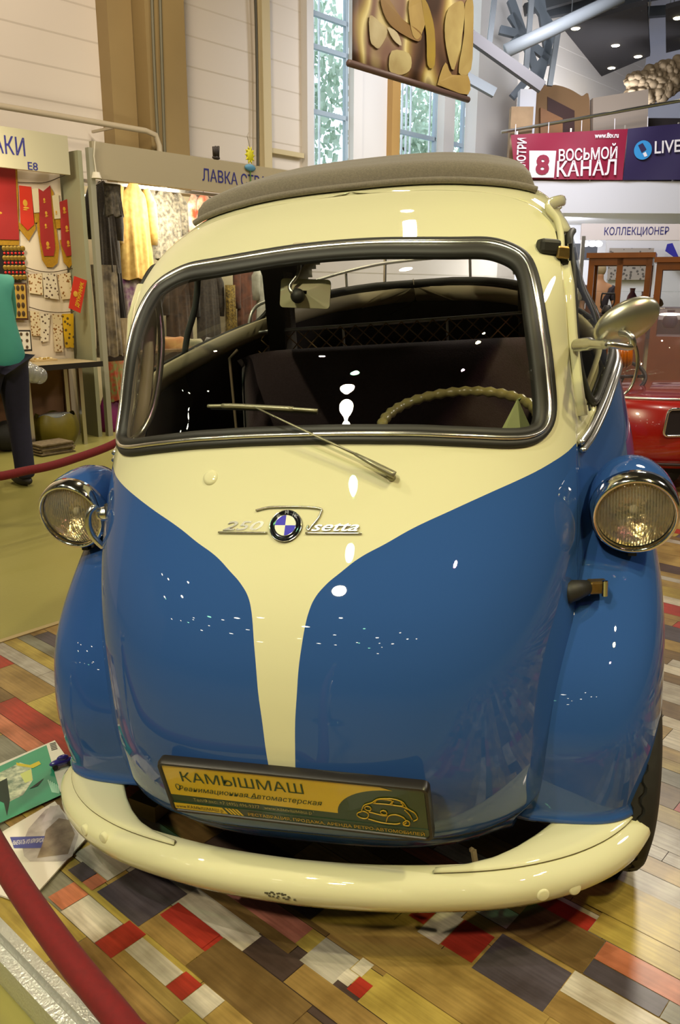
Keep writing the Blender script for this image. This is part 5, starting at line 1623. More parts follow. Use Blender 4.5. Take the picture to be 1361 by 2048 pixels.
for s in (1, -1):
    MB().ell((s * .028, .402, 1.630), (.011, .007, .007), 10, 8).build('eye', mat('eye_white', '#d9d4c8', .2), person, smooth=True)
    hm_ = Vector((s * .165, .52, .945))
    pj = [(hm_, .026), (hm_ + Vector((0, .045, -.012)), .028)]; pe = [(0, 1)]
    for k in range(4):
        b0_ = len(pj); ox = (k - 1.5) * .016
        pj += [(hm_ + Vector((ox, .075, -.020)), .0085), (hm_ + Vector((ox * 1.1, .105 - .006 * abs(k - 1), -.032)), .008), (hm_ + Vector((ox * 1.1, .122 - .008 * abs(k - 1), -.055)), .007)]
        pe += [(1, b0_), (b0_, b0_ + 1), (b0_ + 1, b0_ + 2)]
    b0_ = len(pj); pj += [(hm_ + Vector((-s * .032, .03, -.018)), .010), (hm_ + Vector((-s * .040, .062, -.035)), .008)]; pe += [(0, b0_), (b0_, b0_ + 1)]
    skin_body('hand', pj, pe, SKIN, person, 1)

# ------------------------------------------------------------------ hanging photo banner
def sepia_print():
    m = bpy.data.materials.new('banner_print'); m.use_nodes = True
    nt = m.node_tree; p = nt.nodes['Principled BSDF']; p.inputs['Roughness'].default_value = .5; L = nt.links.new
    tc = nt.nodes.new('ShaderNodeTexCoord'); mp = nt.nodes.new('ShaderNodeMapping'); mp.inputs['Scale'].default_value = (1, .55, .38); mp.inputs['Rotation'].default_value = (.35, 0, 0)
    n = nt.nodes.new('ShaderNodeTexWave'); n.inputs['Scale'].default_value = 1.1; n.inputs['Distortion'].default_value = 9; n.inputs['Detail'].default_value = 2.5; n.inputs['Detail Scale'].default_value = 1.2
    r = nt.nodes.new('ShaderNodeValToRGB')
    cs = [(0, '#3a2416'), (.22, '#6e4f36'), (.42, '#8c7340'), (.60, '#b59f5e'), (.78, '#d8c98c'), (1, '#7a5a4a')]
    r.color_ramp.elements[0].color = (*srgb(cs[0][1]), 1); r.color_ramp.elements[1].color = (*srgb(cs[-1][1]), 1)
    for q, c in cs[1:-1]: e = r.color_ramp.elements.new(q); e.color = (*srgb(c), 1)
    L(tc.outputs['Object'], mp.inputs[0]); L(mp.outputs[0], n.inputs['Vector']); L(n.outputs['Fac'], r.inputs[0]); L(r.outputs[0], p.inputs['Base Color'])
    return m


BB = -5.0
bl, br_ = hz(703, 128, BB), hz(933, 198, BB)
bz = (bl[2] + br_[2]) / 2
t = empty('hanging_banner', H(BB, 0, 0), HRZ, 'hanging photo banner of bare metal car parts with a rod along its lower edge', 'banner')
ban = MB()
ban.grid([[(.012 * math.sin(6 * a + z), a, z) for a in np.linspace(bl[1], br_[1], 20)] for z in np.linspace(bz, 7.4, 30)])
ban.build('print', sepia_print(), t, smooth=True, solid=.004)
MB().tube([(0, bl[1] - .04, bz), (0, br_[1] + .04, bz)], .035, 10).build('bottom_rod', mat('rod_brown', '#5d4640', .5), t, smooth=True)
MB().tube([(0, bl[1] - .04, 7.4), (0, br_[1] + .04, 7.4)], .035, 10).build('top_rod', mat('rod_brown', '#5d4640', .5), t, smooth=True)
for a in (bl[1] + .1, br_[1] - .1): MB().bar((0, a, 7.4), (0, a, 9.0), .012).build('wire', mat('thin_wire', '#8a8170', .5), t)
# big printed shapes of the picture: pale rounded panels and tubes
SHP = [([(812, 0), (846, 0), (850, 30), (838, 68), (826, 80), (816, 60)], '#b79c5c'), ([(758, 0), (775, 0), (800, 40), (836, 66), (830, 84), (795, 66), (770, 40)], '#7a5326'), ([(735, 32), (756, 44), (772, 64), (756, 96), (744, 92), (736, 80)], '#c9bd96'),
       ([(772, 55), (790, 66), (798, 92), (783, 80)], '#e0d8b8'), ([(780, 102), (812, 108), (816, 136), (800, 150), (776, 142)], '#cfc48e'), ([(838, 0), (852, 10), (866, 60), (866, 130), (850, 130), (848, 70)], '#a88f2e'), ([(892, 20), (910, 4), (922, 10), (920, 60), (904, 140), (892, 110), (886, 60)], '#bfae72'), ([(924, 8), (940, 0), (941, 60), (936, 140), (912, 146), (922, 70)], '#b4a066'),
       ([(873, 165), (888, 125), (900, 150), (930, 152), (930, 190), (878, 172)], '#b59a5a')]
for px, c in SHP:
    px = [(x + (703 - 701), y) for x, y in px]
    P = [(.022 + .012 * math.sin(6 * hz(x, y, BB)[1] + hz(x, y, BB)[2]), hz(x, y, BB)[1], hz(x, y, BB)[2]) for x, y in catmull([(*q, 0)[:2] for q in px], 3, True)]
    g = MB(); g.add(P, [tuple(range(len(P)))]); g.build('print_shape', mat('print_' + c[1:], c, .5, noise=(2.5, '#8a6f3c', .5)), t)

# ------------------------------------------------------------------ far end of the hall: frame facing the viewer
RV = YAW
VR = np.array([math.cos(YAW), math.sin(YAW), 0.0])


def V(x, d, z): q = VR * x + FH * d; return Vector((CAM[0] + q[0], CAM[1] + q[1], z))


def vp(px, py, d):
    q = np.array(at_depth(px, py, d)) - CAM
    return float(q @ VR), float(q[2] + CAM[2])


def vrect(name, x0, y0, x1, y1, d, depth, m, parent=None):
    """a box whose near face fills the pixel rectangle at the distance d"""
    a, zt = vp(x0, y0, d); b, zb = vp(x1, y1, d)
    o = MB().box(((a + b) / 2, depth / 2, (zt + zb) / 2), (b - a, depth, zt - zb)).build(name, m, parent)
    return o, (a, b, zb, zt)


WHT = mat('hall_white', '#d6d6de', .6)
DB = 16.5
bx, zt = vp(1000, 361, DB); _, zb = vp(1150, 426, DB)
bal = empty('balcony', V(0, DB, 0), RV); tag(bal, kind='structure')
MB().box((6.2, 2.0, (zt + zb) / 2), (13, 4.0, zt - zb)).build('balcony_slab', WHT, bal)
MB().tube([(bx, .1, vp(1022, 266, DB)[1] + .03), (6.5, .1, vp(1361, 244, DB)[1] + .42)], .03, 8).build('balcony_rail', ALU, bal)
for k in range(7): MB().bar((bx + .3 + k * 1.0, .12, zt), (bx + .3 + k * 1.0, .12, vp(1022, 266, DB)[1] + .05 + .055 * k), .03).build('rail_post', ALU, bal)
rw_, _ = vrect('wall_under_balcony', 940, 426, 1700, 620, 19.5, .2, WHT); tag(place(rw_, V(0, 19.5, 0), RV), kind='structure')


def vbanner(name, label, px, m, bow=.03):
    """cloth banner tied to the balcony front"""
    t = empty(name, V(0, DB - .06, 0), RV, label, 'banner')
    (x0, y0), (x1, y1), (x2, y2), (x3, y3) = px
    A, B, C, D = [vp(*q, DB - .06) for q in px]
    g = MB(); rows = []
    for v in np.linspace(0, 1, 10):
        rows.append([((A[0] * (1 - u) + B[0] * u) * (1 - v) + (D[0] * (1 - u) + C[0] * u) * v, -.02 * math.sin(9 * u + 3 * v) - .01, (A[1] * (1 - u) + B[1] * u) * (1 - v) + (D[1] * (1 - u) + C[1] * u) * v) for u in np.linspace(0, 1, 24)])
    g.grid(rows); g.build('cloth', m, t, smooth=True)
    return t


PINK = mat('banner_crimson', '#97103a', .6, noise=(1.2, '#850d33', .4)); VIO = mat('banner_violet', '#2c2050', .6, noise=(1.2, '#241a44', .4)); WTX = mat('banner_white', '#e8e2e6', .6)
pb = vbanner('balcony_banner', 'crimson cloth banner with white television channel lettering tied along the balcony', [(1022, 270), (1256, 258), (1246, 360), (1030, 358)], PINK)
vb_ = vbanner('balcony_banner', 'dark violet cloth banner with a round blue mark, right of the crimson one', [(1256, 258), (1470, 236), (1470, 360), (1246, 360)], VIO)


def vtext(parent, s, x0, y0, x1, y1, size, m, bold=.0, name='banner_lettering', rot=None):
    a, z = vp(x0, y0, DB - .12); b, z1 = vp(x1, y1, DB - .12)
    ln = math.hypot(b - a, z1 - z)
    return text(name, s, size, m, parent, frame(Vector((a, -.062, z)), (b - a, 0, z1 - z), (0, -1, 0)), ln, bold)


vtext(pb, 'ВОСЬМОЙ', 1118, 322, 1235, 316, .27, WTX, .005)
vtext(pb, 'КАНАЛ', 1114, 353, 1233, 349, .36, WTX, .006)
vtext(pb, 'www.8tv.ru', 1190, 276, 1238, 275, .12, WTX, .004)
vtext(pb, 'СМОТРИ', 1050, 350, 1054, 276, .22, WTX, .006)
a, z = vp(1063, 301, DB - .12); b, z2 = vp(1109, 355, DB - .12)
MB().add([(a, -.045, z2), (b, -.045, z2), (b + .01, -.045, z), (a - .03, -.045, z)], [(0, 1, 2, 3)]).build('white_square', WTX, pb)
text('banner_number', '8', (z - z2) * .95, PINK, pb, frame(Vector(((a + b) / 2, -.062, z2 + (z - z2) * .15)), (1, 0, 0), (0, -1, 0)), (b - a) * .55, .02, align='CENTER')
vtext(vb_, 'LIVE', 1310, 307, 1362, 303, .30, WTX, .004)
cx, cz = vp(1287, 300, DB - .12)
MB().lathe([(.0, .0), (.165, .0)], 28, Matrix.Translation((cx, -.055, cz)) @ Matrix.Rotation(math.pi / 2, 4, 'X')).build('round_mark', mat('sky_blue', '#2f8fd0', .5), vb_)
MB().prism([(cx - .10, -.062, cz + .08), (cx - .02, -.062, cz + .12), (cx + .06, -.062, cz + .01), (cx - .02, -.062, cz - .05)], (0, -.004, 0)).build('mark_shape', VIO, vb_)
MB().prism([(cx, -.062, cz - .06), (cx + .05, -.062, cz - .03), (cx + .09, -.062, cz - .10), (cx + .04, -.062, cz - .12)], (0, -.004, 0)).build('mark_shape', WTX, vb_)
for k in range(6):
    x, z = vp(1030 + k * 66, 269 - k * 3.8, DB)
    MB().bar((x, 0, z - .02), (x + .02, .1, z + .18), .012).build('banner_tie', WTX, pb if k < 4 else vb_)

# things on the balcony
ZT_ = zt


def base_y(px, d):
    lo_, hi_ = 100.0, 700.0
    for _ in range(30):
        m = (lo_ + hi_) / 2
        if vp(px, m, d)[1] > ZT_ + .002: lo_ = m
        else: hi_ = m
    return lo_



TAN = mat('plaster_tan', '#8a6a48', .8); WOODB = mat('balcony_wood', '#9a6a3c', .6, noise=(3, '#7d5230', .6))
t = empty('exhibit_stand', V(0, 17.3, 0), RV, 'tan plaster stand with a curved top and a dark panel, behind the crimson banner', 'exhibit')
out = [vp(x, y, 17.3) for x, y in catmull([(1066, base_y(1066, 17.3)), (1066, 182), (1080, 172), (1112, 170), (1140, 178), (1164, 192), (1180, 200), (1180, base_y(1180, 17.3))], 4)]
MB().prism([(x, 0, z) for x, z in out], (0, 1.2, 0)).build('body', TAN, t)
P = [vp(x, y, 17.3) for x, y in ((1095, 194), (1149, 222), (1149, 300), (1095, 300))]; MB().prism([(x, -.01, z) for x, z in P], (0, -.02, 0)).build('dark_panel', mat('dark_red_wood', '#3a1610', .6), t)
P = [vp(x, y, 17.3) for x, y in ((1078, 218), (1122, 240), (1122, 300), (1078, 300))]; MB().prism([(x, -.04, z) for x, z in P], (0, -.12, 0)).build('wood_block', WOODB, t)
o, _ = vrect('white_box', 1042, 178, 1063, base_y(1068, 17.0), 17.0, .25, WHT); tag(place(o, V(0, 17.0, 0), RV), 'white box wall at the left of the tan plaster stand on the balcony', 'box')
o, _ = vrect('stone_block', 1024, 213, 1059, base_y(1059, 16.75), 16.75, .2, mat('pale_stone', '#9a7d5c', .8, noise=(4, '#b89a78', .6))); tag(place(o, V(0, 16.75, 0), RV), 'block of pale brown stone slabs at the left end of the balcony', 'block')
o = MB(); P = [vp(x, y, 17.2) for x, y in ((1187, 196), (1298, 178), (1294, base_y(1294, 17.2)), (1187, base_y(1182, 17.2)))]; o.prism([(x, 0, z) for x, z in P], (0, .2, 0))
tag(place(o.build('low_partition', mat('partition_warm', '#a99a8c', .7)), V(0, 17.2, 0), RV), 'low white partition on the balcony between the plaster stand and the rough sculpture', 'partition')
o = MB()
for k in range(420):
    u, v = RNG.random(), RNG.random()
    px_, py_ = 1262 + 120 * u, 172 - 42 * u + (56 + 40 * (1 - abs(u - .5))) * (v - .35) * .75
    x, z = vp(px_, py_, 18.3); o.ell((x, .25 * RNG.random(), z), (.055 + .07 * RNG.random(), .09, .05 + .06 * RNG.random()), 8, 6)
tag(place(o.build('rough_sculpture', mat('clay_lumps', '#7a684e', .9), smooth=True), V(0, 18.3, 0), RV), 'large rough sculpture of tan lumps at the right above the balcony', 'sculpture')
o, _ = vrect('dark_plinth', 1296, 236, 1480, base_y(1390, 17.9), 17.9, .5, mat('dark_plinth', '#2a2222', .7)); tag(place(o, V(0, 17.9, 0), RV), 'dark plinth under the rough sculpture on the balcony', 'plinth')

# black ceiling panels with little lamps
BLK = mat('black_panel', '#120c0c', .8); SPB = mat('spot_lens', (1, 1, 1), .3, emit=(1.0, .86, .55), estr=22)
for px, sp_, lab in (([(1125, 55), (1204, 153), (1301, 112), (1295, 8)], [(1152, 57), (1232, 91), (1277, 113), (1224, 136)], 'black hanging ceiling panel with four small lamps'), ([(1332, 18), (1333, 106), (1440, 80), (1440, -10)], [(1357, 36), (1372, 80)], 'black hanging ceiling panel with small lamps at the right edge of the picture')):
    zc = 6.2; P = [on_floor(x, y, zc) for x, y in px]; c0 = sum(P, Vector()) / len(P)
    t = empty('ceiling_panel', c0, 0, lab, 'ceiling panel')
    MB().prism([p - c0 for p in P], (0, 0, .08)).build('panel', BLK, t)
    for x, y in sp_:
        q = on_floor(x, y, zc) - c0
        MB().lathe([(.0, -.012), (.075, -.012), (.085, .0)], 14, Matrix.Translation(q)).build('spot_lamp', SPB, t)
    for p in P: MB().bar((p - c0) * .85, (p - c0) * .85 + Vector((0, 0, 9.0 - zc)), .02).build('hanger_rod', STEEL, t)

# roof trusses
TRS = mat('truss_grey_blue', '#59636d', .5)


def strut(b, p, q, d, w): b.bar(at_depth(*p, d) , at_depth(*q, d), w)


t = empty('roof_truss', (0, 0, 0), 0, 'grey steel roof truss at the corner beyond the last window', 'truss')
for nm, w, seg in (('brace', .14, [((1000, 60), (1048, 72)), ((1022, 0), (1086, 180)), ((1062, -10), (1105, 60)), ((1105, 60), (1075, 175)), ((1040, 75), (1022, 92)), ((1080, -10), (1100, 130)), ((1025, 195), (1095, 110)), ((1022, 30), (1048, 72)), ((1062, 90), (1098, 118))]),):
    for s in seg: b = MB(); strut(b, *s, 17.5, w); b.build('brace', TRS, t)
for s in (((1064, -5), (1052, 150)), ((1118, 55), (1100, 172)), ((990, -5), (979, 92))): b = MB(); strut(b, *s, 16.4, .09); b.build('hanger_rod', STEEL, t)
b = MB(); b.tube([at_depth(1012, 102, 15.2), at_depth(1090, 66, 15.2), at_depth(1245, -8, 15.2)], .11, 10); tag(b.build('diagonal_pipe', mat('pale_pipe', '#7c8186', .5), smooth=True), 'pale round pipe crossing diagonally below the roof, left of the black ceiling panel', 'pipe')
b = MB(); strut(b, (938, 70), (1085, 175), 14.6, .16); tag(b.build('crane_rail', mat('dark_steel', '#4a4648', .6)), 'dark steel rail sloping down behind the photo banner to the balcony', 'rail')
b = MB(); strut(b, (925, 150), (990, 186), 14.9, .14); tag(b.build('wall_bracket', mat('grey_bracket', '#6d7378', .6)), 'grey bracket arm on the white pillar right of the photo banner', 'bracket')
for k, (x0, y0, x1, y1) in enumerate(((1050, 20, 1260, -40), (1040, 35, 1361, -20), (1100, 40, 1361, 20))):
    b = MB(); strut(b, (x0, y0), (x1, y1), 19.0 + k, .2); tag(b.build('roof_purlin', mat('purlin_dark', '#3f4347', .6)), ('dark roof purlin highest above the black ceiling panel', 'dark roof purlin crossing behind the black ceiling panel', 'lowest dark roof purlin, just above the black ceiling panel')[k], 'beam')

# ------------------------------------------------------------------ collectors' booth on the right
DK = 14.6
t = empty('booth_fascia', V(0, DK, 0), RV, 'white fascia board lettered in blue above the wooden showcases', 'booth sign')
o, (xa, xb, zb_2, zt_2) = vrect('panel', 1165, 447, 1480, 481, DK, .05, mat('fascia_white', '#d8d0d4', .6), t)
a, z = vp(1209, 470, DK); b, z1 = vp(1338, 469, DK)
text('sign_lettering', 'КОЛЛЕКЦИОНЕР', .17, INK, t, frame(Vector((a, -.004, z)), (b - a, 0, z1 - z), (0, -1, 0)), b - a, .001)
for x, lab in ((1168, 'white post at the left end of the white fascia'),):
    a, _ = vp(x, 470, DK); o = MB().box((a, 0, 1.05), (.06, .06, 2.2)).build('booth_post', ALU); tag(place(o, V(0, DK, 0), RV), lab, 'post')
o, _ = vrect('stall_wall', 1215, 481, 1500, 640, DK + 1.8, .04, WHT); tag(place(o, V(0, DK + 1.8, 0), RV), kind='structure')
o, _ = vrect('notice_board', 1221, 496, 1303, 560, DK + 1.7, .03, specks('notice', '#a39a94', '#5c5654', 14)); tag(place(o, V(0, DK + 1.7, 0), RV), 'large board covered with small grey cards on the white back panel', 'notice board')
o, _ = vrect('dark_screen', 1152, 487, 1194, 520, DK + 1.2, .08, mat('screen_grey', '#565a66', .4)); tag(place(o, V(0, DK + 1.2, 0), RV), 'dark grey screen left of the white back panel', 'screen')
o = MB(); P = [vp(x, y, DK + 1.5) for x, y in ((1336, 488), (1346, 486), (1361, 520), (1400, 540), (1400, 560), (1352, 516), (1332, 502))]
o.prism([(x, 0, z) for x, z in P], (0, .02, 0)); tag(place(o.build('blue_flag', mat('flag_blue', '#2c2aa0', .6)), V(0, DK + 1.5, 0), RV), 'bright blue flag hanging on the white back panel at the right', 'flag')
t = empty('booth_lamp', V(0, DK + .3, 0), RV, 'row of bright booth lamps under the white fascia', 'lamp')
for x in (1172, 1186, 1198): a, z = vp(x, 484, DK + .3); MB().ell((a, 0, z - .03), (.07, .05, .05), 12, 8).build('bulb', mat('booth_lamp_glow', (1, 1, 1), .3, emit=(1, .97, .92), estr=9), t)

# wooden glass-fronted showcases
OAK = mat('showcase_wood', '#8a4d10', .35, coat=.3, noise=(5, '#743e0c', .5)); CG = glass_mat('showcase_glass', (.95, .97, .97), .8)


def showcase(px, py, d, rz, w, dp, label):
    x, zt = vp(px, py, d)
    t = empty('showcase', V(x, d, FLOOR), RV + rz, label, 'showcase', None)
    h = zt - FLOOR
    MB().box((w / 2, dp / 2, h - .03), (w + .06, dp + .06, .06)).build('cornice', OAK, t)
    MB().box((w / 2, dp / 2, .40), (w, dp, .80)).build('base', OAK, t)
    for i, xx in enumerate((0.035, w / 2, w - .035)):
        for yy in (.035, dp - .035):
            if i == 1 and yy > .1: continue
            MB().box((xx, yy, (h + .80) / 2 - .03), (.07, .07, h - .86)).build('post', OAK, t)
    for yy in (.02, dp - .02): MB().box((w / 2, yy, h - .10), (w - .1, .04, .09)).build('rail', OAK, t)
    for xx in (.02, w - .02): MB().box((xx, dp / 2, h - .10), (.04, dp - .1, .09)).build('rail', OAK, t)
    for za in (1.05, 1.32): MB().box((w / 2, dp / 2, za), (w - .08, dp - .08, .008)).build('shelf', CG, t)
    g = MB(); g.add([(.05, .03, .82), (w - .05, .03, .82), (w - .05, .03, h - .1), (.05, .03, h - .1)], [(0, 1, 2, 3)]); g.add([(.03, .05, .82), (.03, dp - .05, .82), (.03, dp - .05, h - .1), (.03, .05, h - .1)], [(0, 1, 2, 3)])
    g.build('glass', CG, t)
    return t, h


sA, hA = showcase(1180, 506, 10.6, -.38, .74, .55, 'left wooden glass-fronted showcase behind the red open car')
sB, hB = showcase(1316, 514, 10.1, -.38, .95, .55, 'right wooden glass-fronted showcase, cut by the picture edge')
for par, hh, k in ((sA, hA, 0), (sB, hB, 1)):
    pass
for k, (x, d, z, r, hh, c, lab) in enumerate(((1268, 10.75, 1.06, .07, .24, '#6d2a2a', 'dark red figurine on the lower shelf of the left showcase'), (1292, 10.65, 1.06, .07, .20, '#b58c84', 'pinkish vase on the lower shelf of the left showcase'), (1318, 10.6, 1.06, .09, .16, '#a89254', 'straw coloured box-like jar in the right showcase'), (1350, 10.5, .82, .10, .22, '#4a4f7a', 'blue grey jug at the bottom of the right showcase'))):
    xx, _ = vp(x, 560, d)
    o = MB(); o.lathe([(.0, 0), (r * .7, 0), (r, hh * .3), (r * .8, hh * .6), (r * .4, hh * .8), (r * .5, hh), (.0, hh)], 16)
    tag(place(o.build('vase' if k else 'figurine', mat('curio_%d' % k, c, .4), smooth=True), V(xx, d, z), 0), lab, 'vase' if k else 'figurine')
# pump-like iron handle on a dark cabinet
x, z = vp(1214, 628, 9.6)
t = empty('dark_cabinet', V(x, 9.6, FLOOR), RV, 'dark box stand beside the left showcase', 'cabinet')
MB().box((0, 0, (z - FLOOR) / 2), (.30, .30, z - FLOOR)).build('body', mat('dark_box', '#2c1a1c', .6), t)
t = empty('iron_lantern', V(x, 9.6, z), RV, 'old black lantern with a square carrying handle on the dark box stand', 'lantern')
MB().lathe([(.0, 0), (.055, 0), (.06, .03), (.045, .07), (.03, .10), (.0, .10)], 16).build('body', mat('lantern_iron', '#1c1716', .6), t, smooth=True)
MB().tube(catmull([(-.05, 0, .08), (-.075, 0, .13), (-.07, 0, .22), (-.05, 0, .225), (.05, 0, .225), (.07, 0, .22), (.075, 0, .13), (.05, 0, .08)], 4), .009, 8).build('handle', mat('lantern_black', '#141216', .5), t, smooth=True)
# a distant visitor seen through the left showcase
dv_ = empty('person', V(vp(1196, 600, 12.6)[0], 12.6, FLOOR), RV, 'distant person in a dark top with fair hair, partly behind the left showcase', 'person')
skin_body('body', [((0, 0, .9), .12), ((0, 0, 1.15), .13), ((0, 0, 1.38), .11), ((0, 0, 1.48), .05), ((0, 0, 1.60), .085), ((.09, 0, .48), .07), ((.1, .0, .05), .05), ((-.09, 0, .48), .07), ((-.1, 0, .05), .05), ((.19, 0, 1.36), .055), ((.24, -.05, 1.1), .04), ((.22, -.15, .9), .035), ((-.19, 0, 1.36), .055), ((-.24, -.03, 1.1), .04), ((-.22, -.12, .9), .035)],
          [(0, 1), (1, 2), (2, 3), (3, 4), (0, 5), (5, 6), (0, 7), (7, 8), (2, 9), (9, 10), (10, 11), (2, 12), (12, 13), (13, 14)], SKIN, dv_)
skin_body('top', [((0, 0, .92), (.17, .13)), ((0, 0, 1.15), (.155, .125)), ((0, 0, 1.38), (.15, .11)), ((.19, 0, 1.36), .07), ((.235, -.04, 1.16), .06), ((-.19, 0, 1.36), .07), ((-.235, -.03, 1.16), .06)], [(0, 1), (1, 2), (2, 3), (3, 4), (2, 5), (5, 6)], mat('dark_top', '#2a2430', .8), dv_)
skin_body('trousers', [((0, 0, .92), (.15, .12)), ((.09, 0, .48), .09), ((.1, 0, .08), .075), ((-.09, 0, .48), .09), ((-.1, 0, .08), .075)], [(0, 1), (1, 2), (0, 3), (3, 4)], mat('dark_trousers', '#1e1c24', .8), dv_)
MB().ell((0, .02, 1.63), (.095, .10, .11), 16, 10).build('hair', mat('fair_hair', '#a8977c', .8), dv_, smooth=True)

# ------------------------------------------------------------------ red open micro-car on the right
DR = 5.15
ax, az = vp(1243, 798, DR)
rc = empty('open_car', V(ax - .12, DR, 0.0006), RV + .10, 'red open three-wheeled car with a clear bubble screen, at the right behind the blue car', 'car')
REDP = mat('red_paint', '#a31509', .25, coat=1.0)
top = az - .02
b = MB(); rows = []
nprof = [(.00, .16), (-.05, .20), (-.075, .30), (-.07, .40), (-.045, top - .06), (-.01, top - .015), (.02, top)]
for k in range(40):
    u = k / 39; x = 2.5 * u; half = .62 * (1 - (1 - min(u / .30, 1)) ** 2.4 * .55)
    if u > .8: half *= 1 - ((u - .8) / .2) ** 2 * .4
    rows.append([(x, .62 - half + y, z) for y, z in nprof] + [(x, .62 + half - y, z) for y, z in nprof[::-1]])
b.grid(rows)
for rr, o0 in ((rows[0], 0), (rows[-1], 39 * 14)): b.f.append(tuple(o0 + i for i in range(14))); b.mi.append(0)
b.build('body', REDP, rc, smooth=True, angle=50)
dk_ = MB(); dk_.grid([[(r[6][0], r[6][1] + (r[7][1] - r[6][1]) * q, r[6][2] + .03 * math.sin(math.pi * q)) for q in np.linspace(0, 1, 9)] for r in rows]); dk_.build('deck', REDP, rc, smooth=True)
MB().tube([(r[6][0], r[6][1], r[6][2] + .004) for r in rows], .010, 8).build('edge_moulding', ALU, rc, smooth=True)
MB().tube([(r[3][0], r[3][1] - .005, .20 if i > 3 else .20 - .015 * (3 - i)) for i, r in enumerate(rows)], .010, 8).build('sill_moulding', mat('dark_moulding', '#2a1614', .5), rc, smooth=True)
sc2 = MB(); rows = []
for k in range(15):
    t = k / 14 * math.pi / 2 * .96
    rows.append([(.72 + .62 * math.cos(a) * math.cos(t) ** .8, .62 + .46 * math.sin(a) * math.cos(t) ** .8, top + .01 + .56 * math.sin(t)) for a in np.linspace(0, 2 * np.pi, 41)[:-1]])
sc2.grid(rows, cu=True); sc2.f.append(tuple(14 * 40 + i for i in range(40))); sc2.mi.append(0)
sc2.build('bubble_screen', glass_mat('bubble_plastic', (.90, .84, .84), 1.3, .01, milky=.06), rc, smooth=True)
mr = MB(); c0 = Vector((.215, .20, top + .20))
pts = [c0 + Vector((.10 * math.cos(a) * (1 if math.cos(a) > 0 else .9), .02, .19 * math.sin(a))) for a in np.linspace(-2.3, 2.0, 30)]
mr.tube(pts, .0125, 8); mr.bar(pts[0], (.10, .22, top), .02); mr.build('mirror_hoop', mat('hoop_chrome', (.62, .60, .5), .2, 1.0), rc, smooth=True)
hbm = MB(); hbm.tube([Vector((.42 + .17 * math.cos(a), .66 + .06 * math.sin(a), top + .09 + .10 * math.sin(a))) for a in np.linspace(0, 2 * np.pi, 33)[:-1]], .014, 8, closed=True); hbm.bar((.42, .66, top + .09), (.36, .66, top - .05), .03); hbm.bar((.26, .65, top + .09), (.58, .65, top + .09), .02); hbm.build('steering_wheel', mat('black_plastic', '#17141a', .4), rc, smooth=True)
vx, vz = vp(1352, 845, DR); lx = vx - (ax - .12)
v_ = MB(); rr_ = rrect(.30, .17, .03)
v_.tube([(lx + .08 + x + .10 * y, -.055 - 0, vz - .0006 + y) for x, y in rr_], .009, 6, closed=True); vent = v_.build('vent_frame', CHROME, rc, smooth=True)
v2 = MB(); v2.add([(lx + .08 + x + .10 * y, -.052, vz + y) for x, y in rr_], [tuple(range(len(rr_)))]); v2.build('vent_grille', mat('dark_vent', '#1d1518', .6), vent)
for xw, yw_ in ((.45, .10), (.45, 1.14), (2.0, .62)):
    MB().lathe([(.0, -.05), (.10, -.055), (.17, -.05), (.19, -.02), (.19, .02), (.17, .05), (.10, .055), (.0, .05)], 28, Matrix.Translation((xw, yw_, .1955)) @ Matrix.Rotation(math.pi / 2, 4, 'X')).build('wheel', TYRE, rc, smooth=True)
MB().box((1.5, .62, top + .12), (.5, .8, .22)).build('seat', mat('red_brown_seat', '#5c1a16', .6), rc, bevel=.06)

# ------------------------------------------------------------------ velvet ropes on posts
VEL = mat('red_velvet', '#72030b', .85, sheen=.05, noise=(90, '#5c0208', .5))


def rope_post(loc, top_, label):
    t = empty('rope_post', loc, 0, label, 'post', None)
    MB().lathe([(.0, .0), (.16, .0), (.16, .012), (.14, .025), (.03, .035), (.0, .035)], 28).build('base', CHROME, t, smooth=True, angle=40)
    MB().tube([(0, 0, .03), (0, 0, top_)], .02, 12).build('pole', CHROME, t, smooth=True)
    MB().ell((0, 0, top_ + .03), (.035, .035, .035), 16, 10).build('knob', CHROME, t, smooth=True)
    return t


def rope(pts, r, label):
    o = MB(); P = catmull(pts, 8); o.tube(P, r, 14)
    return tag(o.build('velvet_rope', VEL, smooth=True), label, 'rope')


n0, n1, n2, n3 = [at_depth(*q) for q in ((-40, 1640, 1.36), (36, 1770, 1.20), (140, 1917, 1.06), (262, 2068, .95))]
e0 = n0 + (n0 - n1) * 1.6 + Vector((0, 0, .16)); e1 = H(.62, -1.75, .92)
rope([e0, n0 + (n0 - n1) * .7 + Vector((0, 0, .02)), n0, n1, n2, n3, n3 + (n3 - n2) * .6 + Vector((0, 0, -.02)), n3.lerp(e1, .6) + Vector((0, 0, -.10)), e1], .0225, 'thick red velvet rope crossing the near left corner of the platform')
rope_post(Vector((e0.x, e0.y, FLOOR)), e0.z - FLOOR + .01, 'chrome rope post out of frame at the left end of the near velvet rope')
rope_post(Vector((e1.x, e1.y, FLOOR)), e1.z - FLOOR + .01, 'chrome rope post out of frame at the near end of the near velvet rope')
m0, m1, m2 = [at_depth(*q) for q in ((-60, 950, 4.05), (60, 940, 4.3), (150, 917, 4.55))]
m3 = at_depth(245, 878, 4.85)
e2 = m0 + (m0 - m1) * 1.5 + Vector((0, 0, .25)); e3 = m3 + (m3 - m2) * .8 + Vector((0, 0, .12))
rope([e2, m0 + Vector((0, 0, .0)), m1, m2, m3, e3], .024, 'red velvet rope beyond the car, in front of the stalls')
rope_post(Vector((e2.x, e2.y, FLOOR)), e2.z - FLOOR + .01, 'chrome rope post out of frame at the left end of the far velvet rope')
rope_post(Vector((e3.x, e3.y, FLOOR)), e3.z - FLOOR + .01, 'chrome rope post hidden behind the blue car at the end of the far velvet rope')

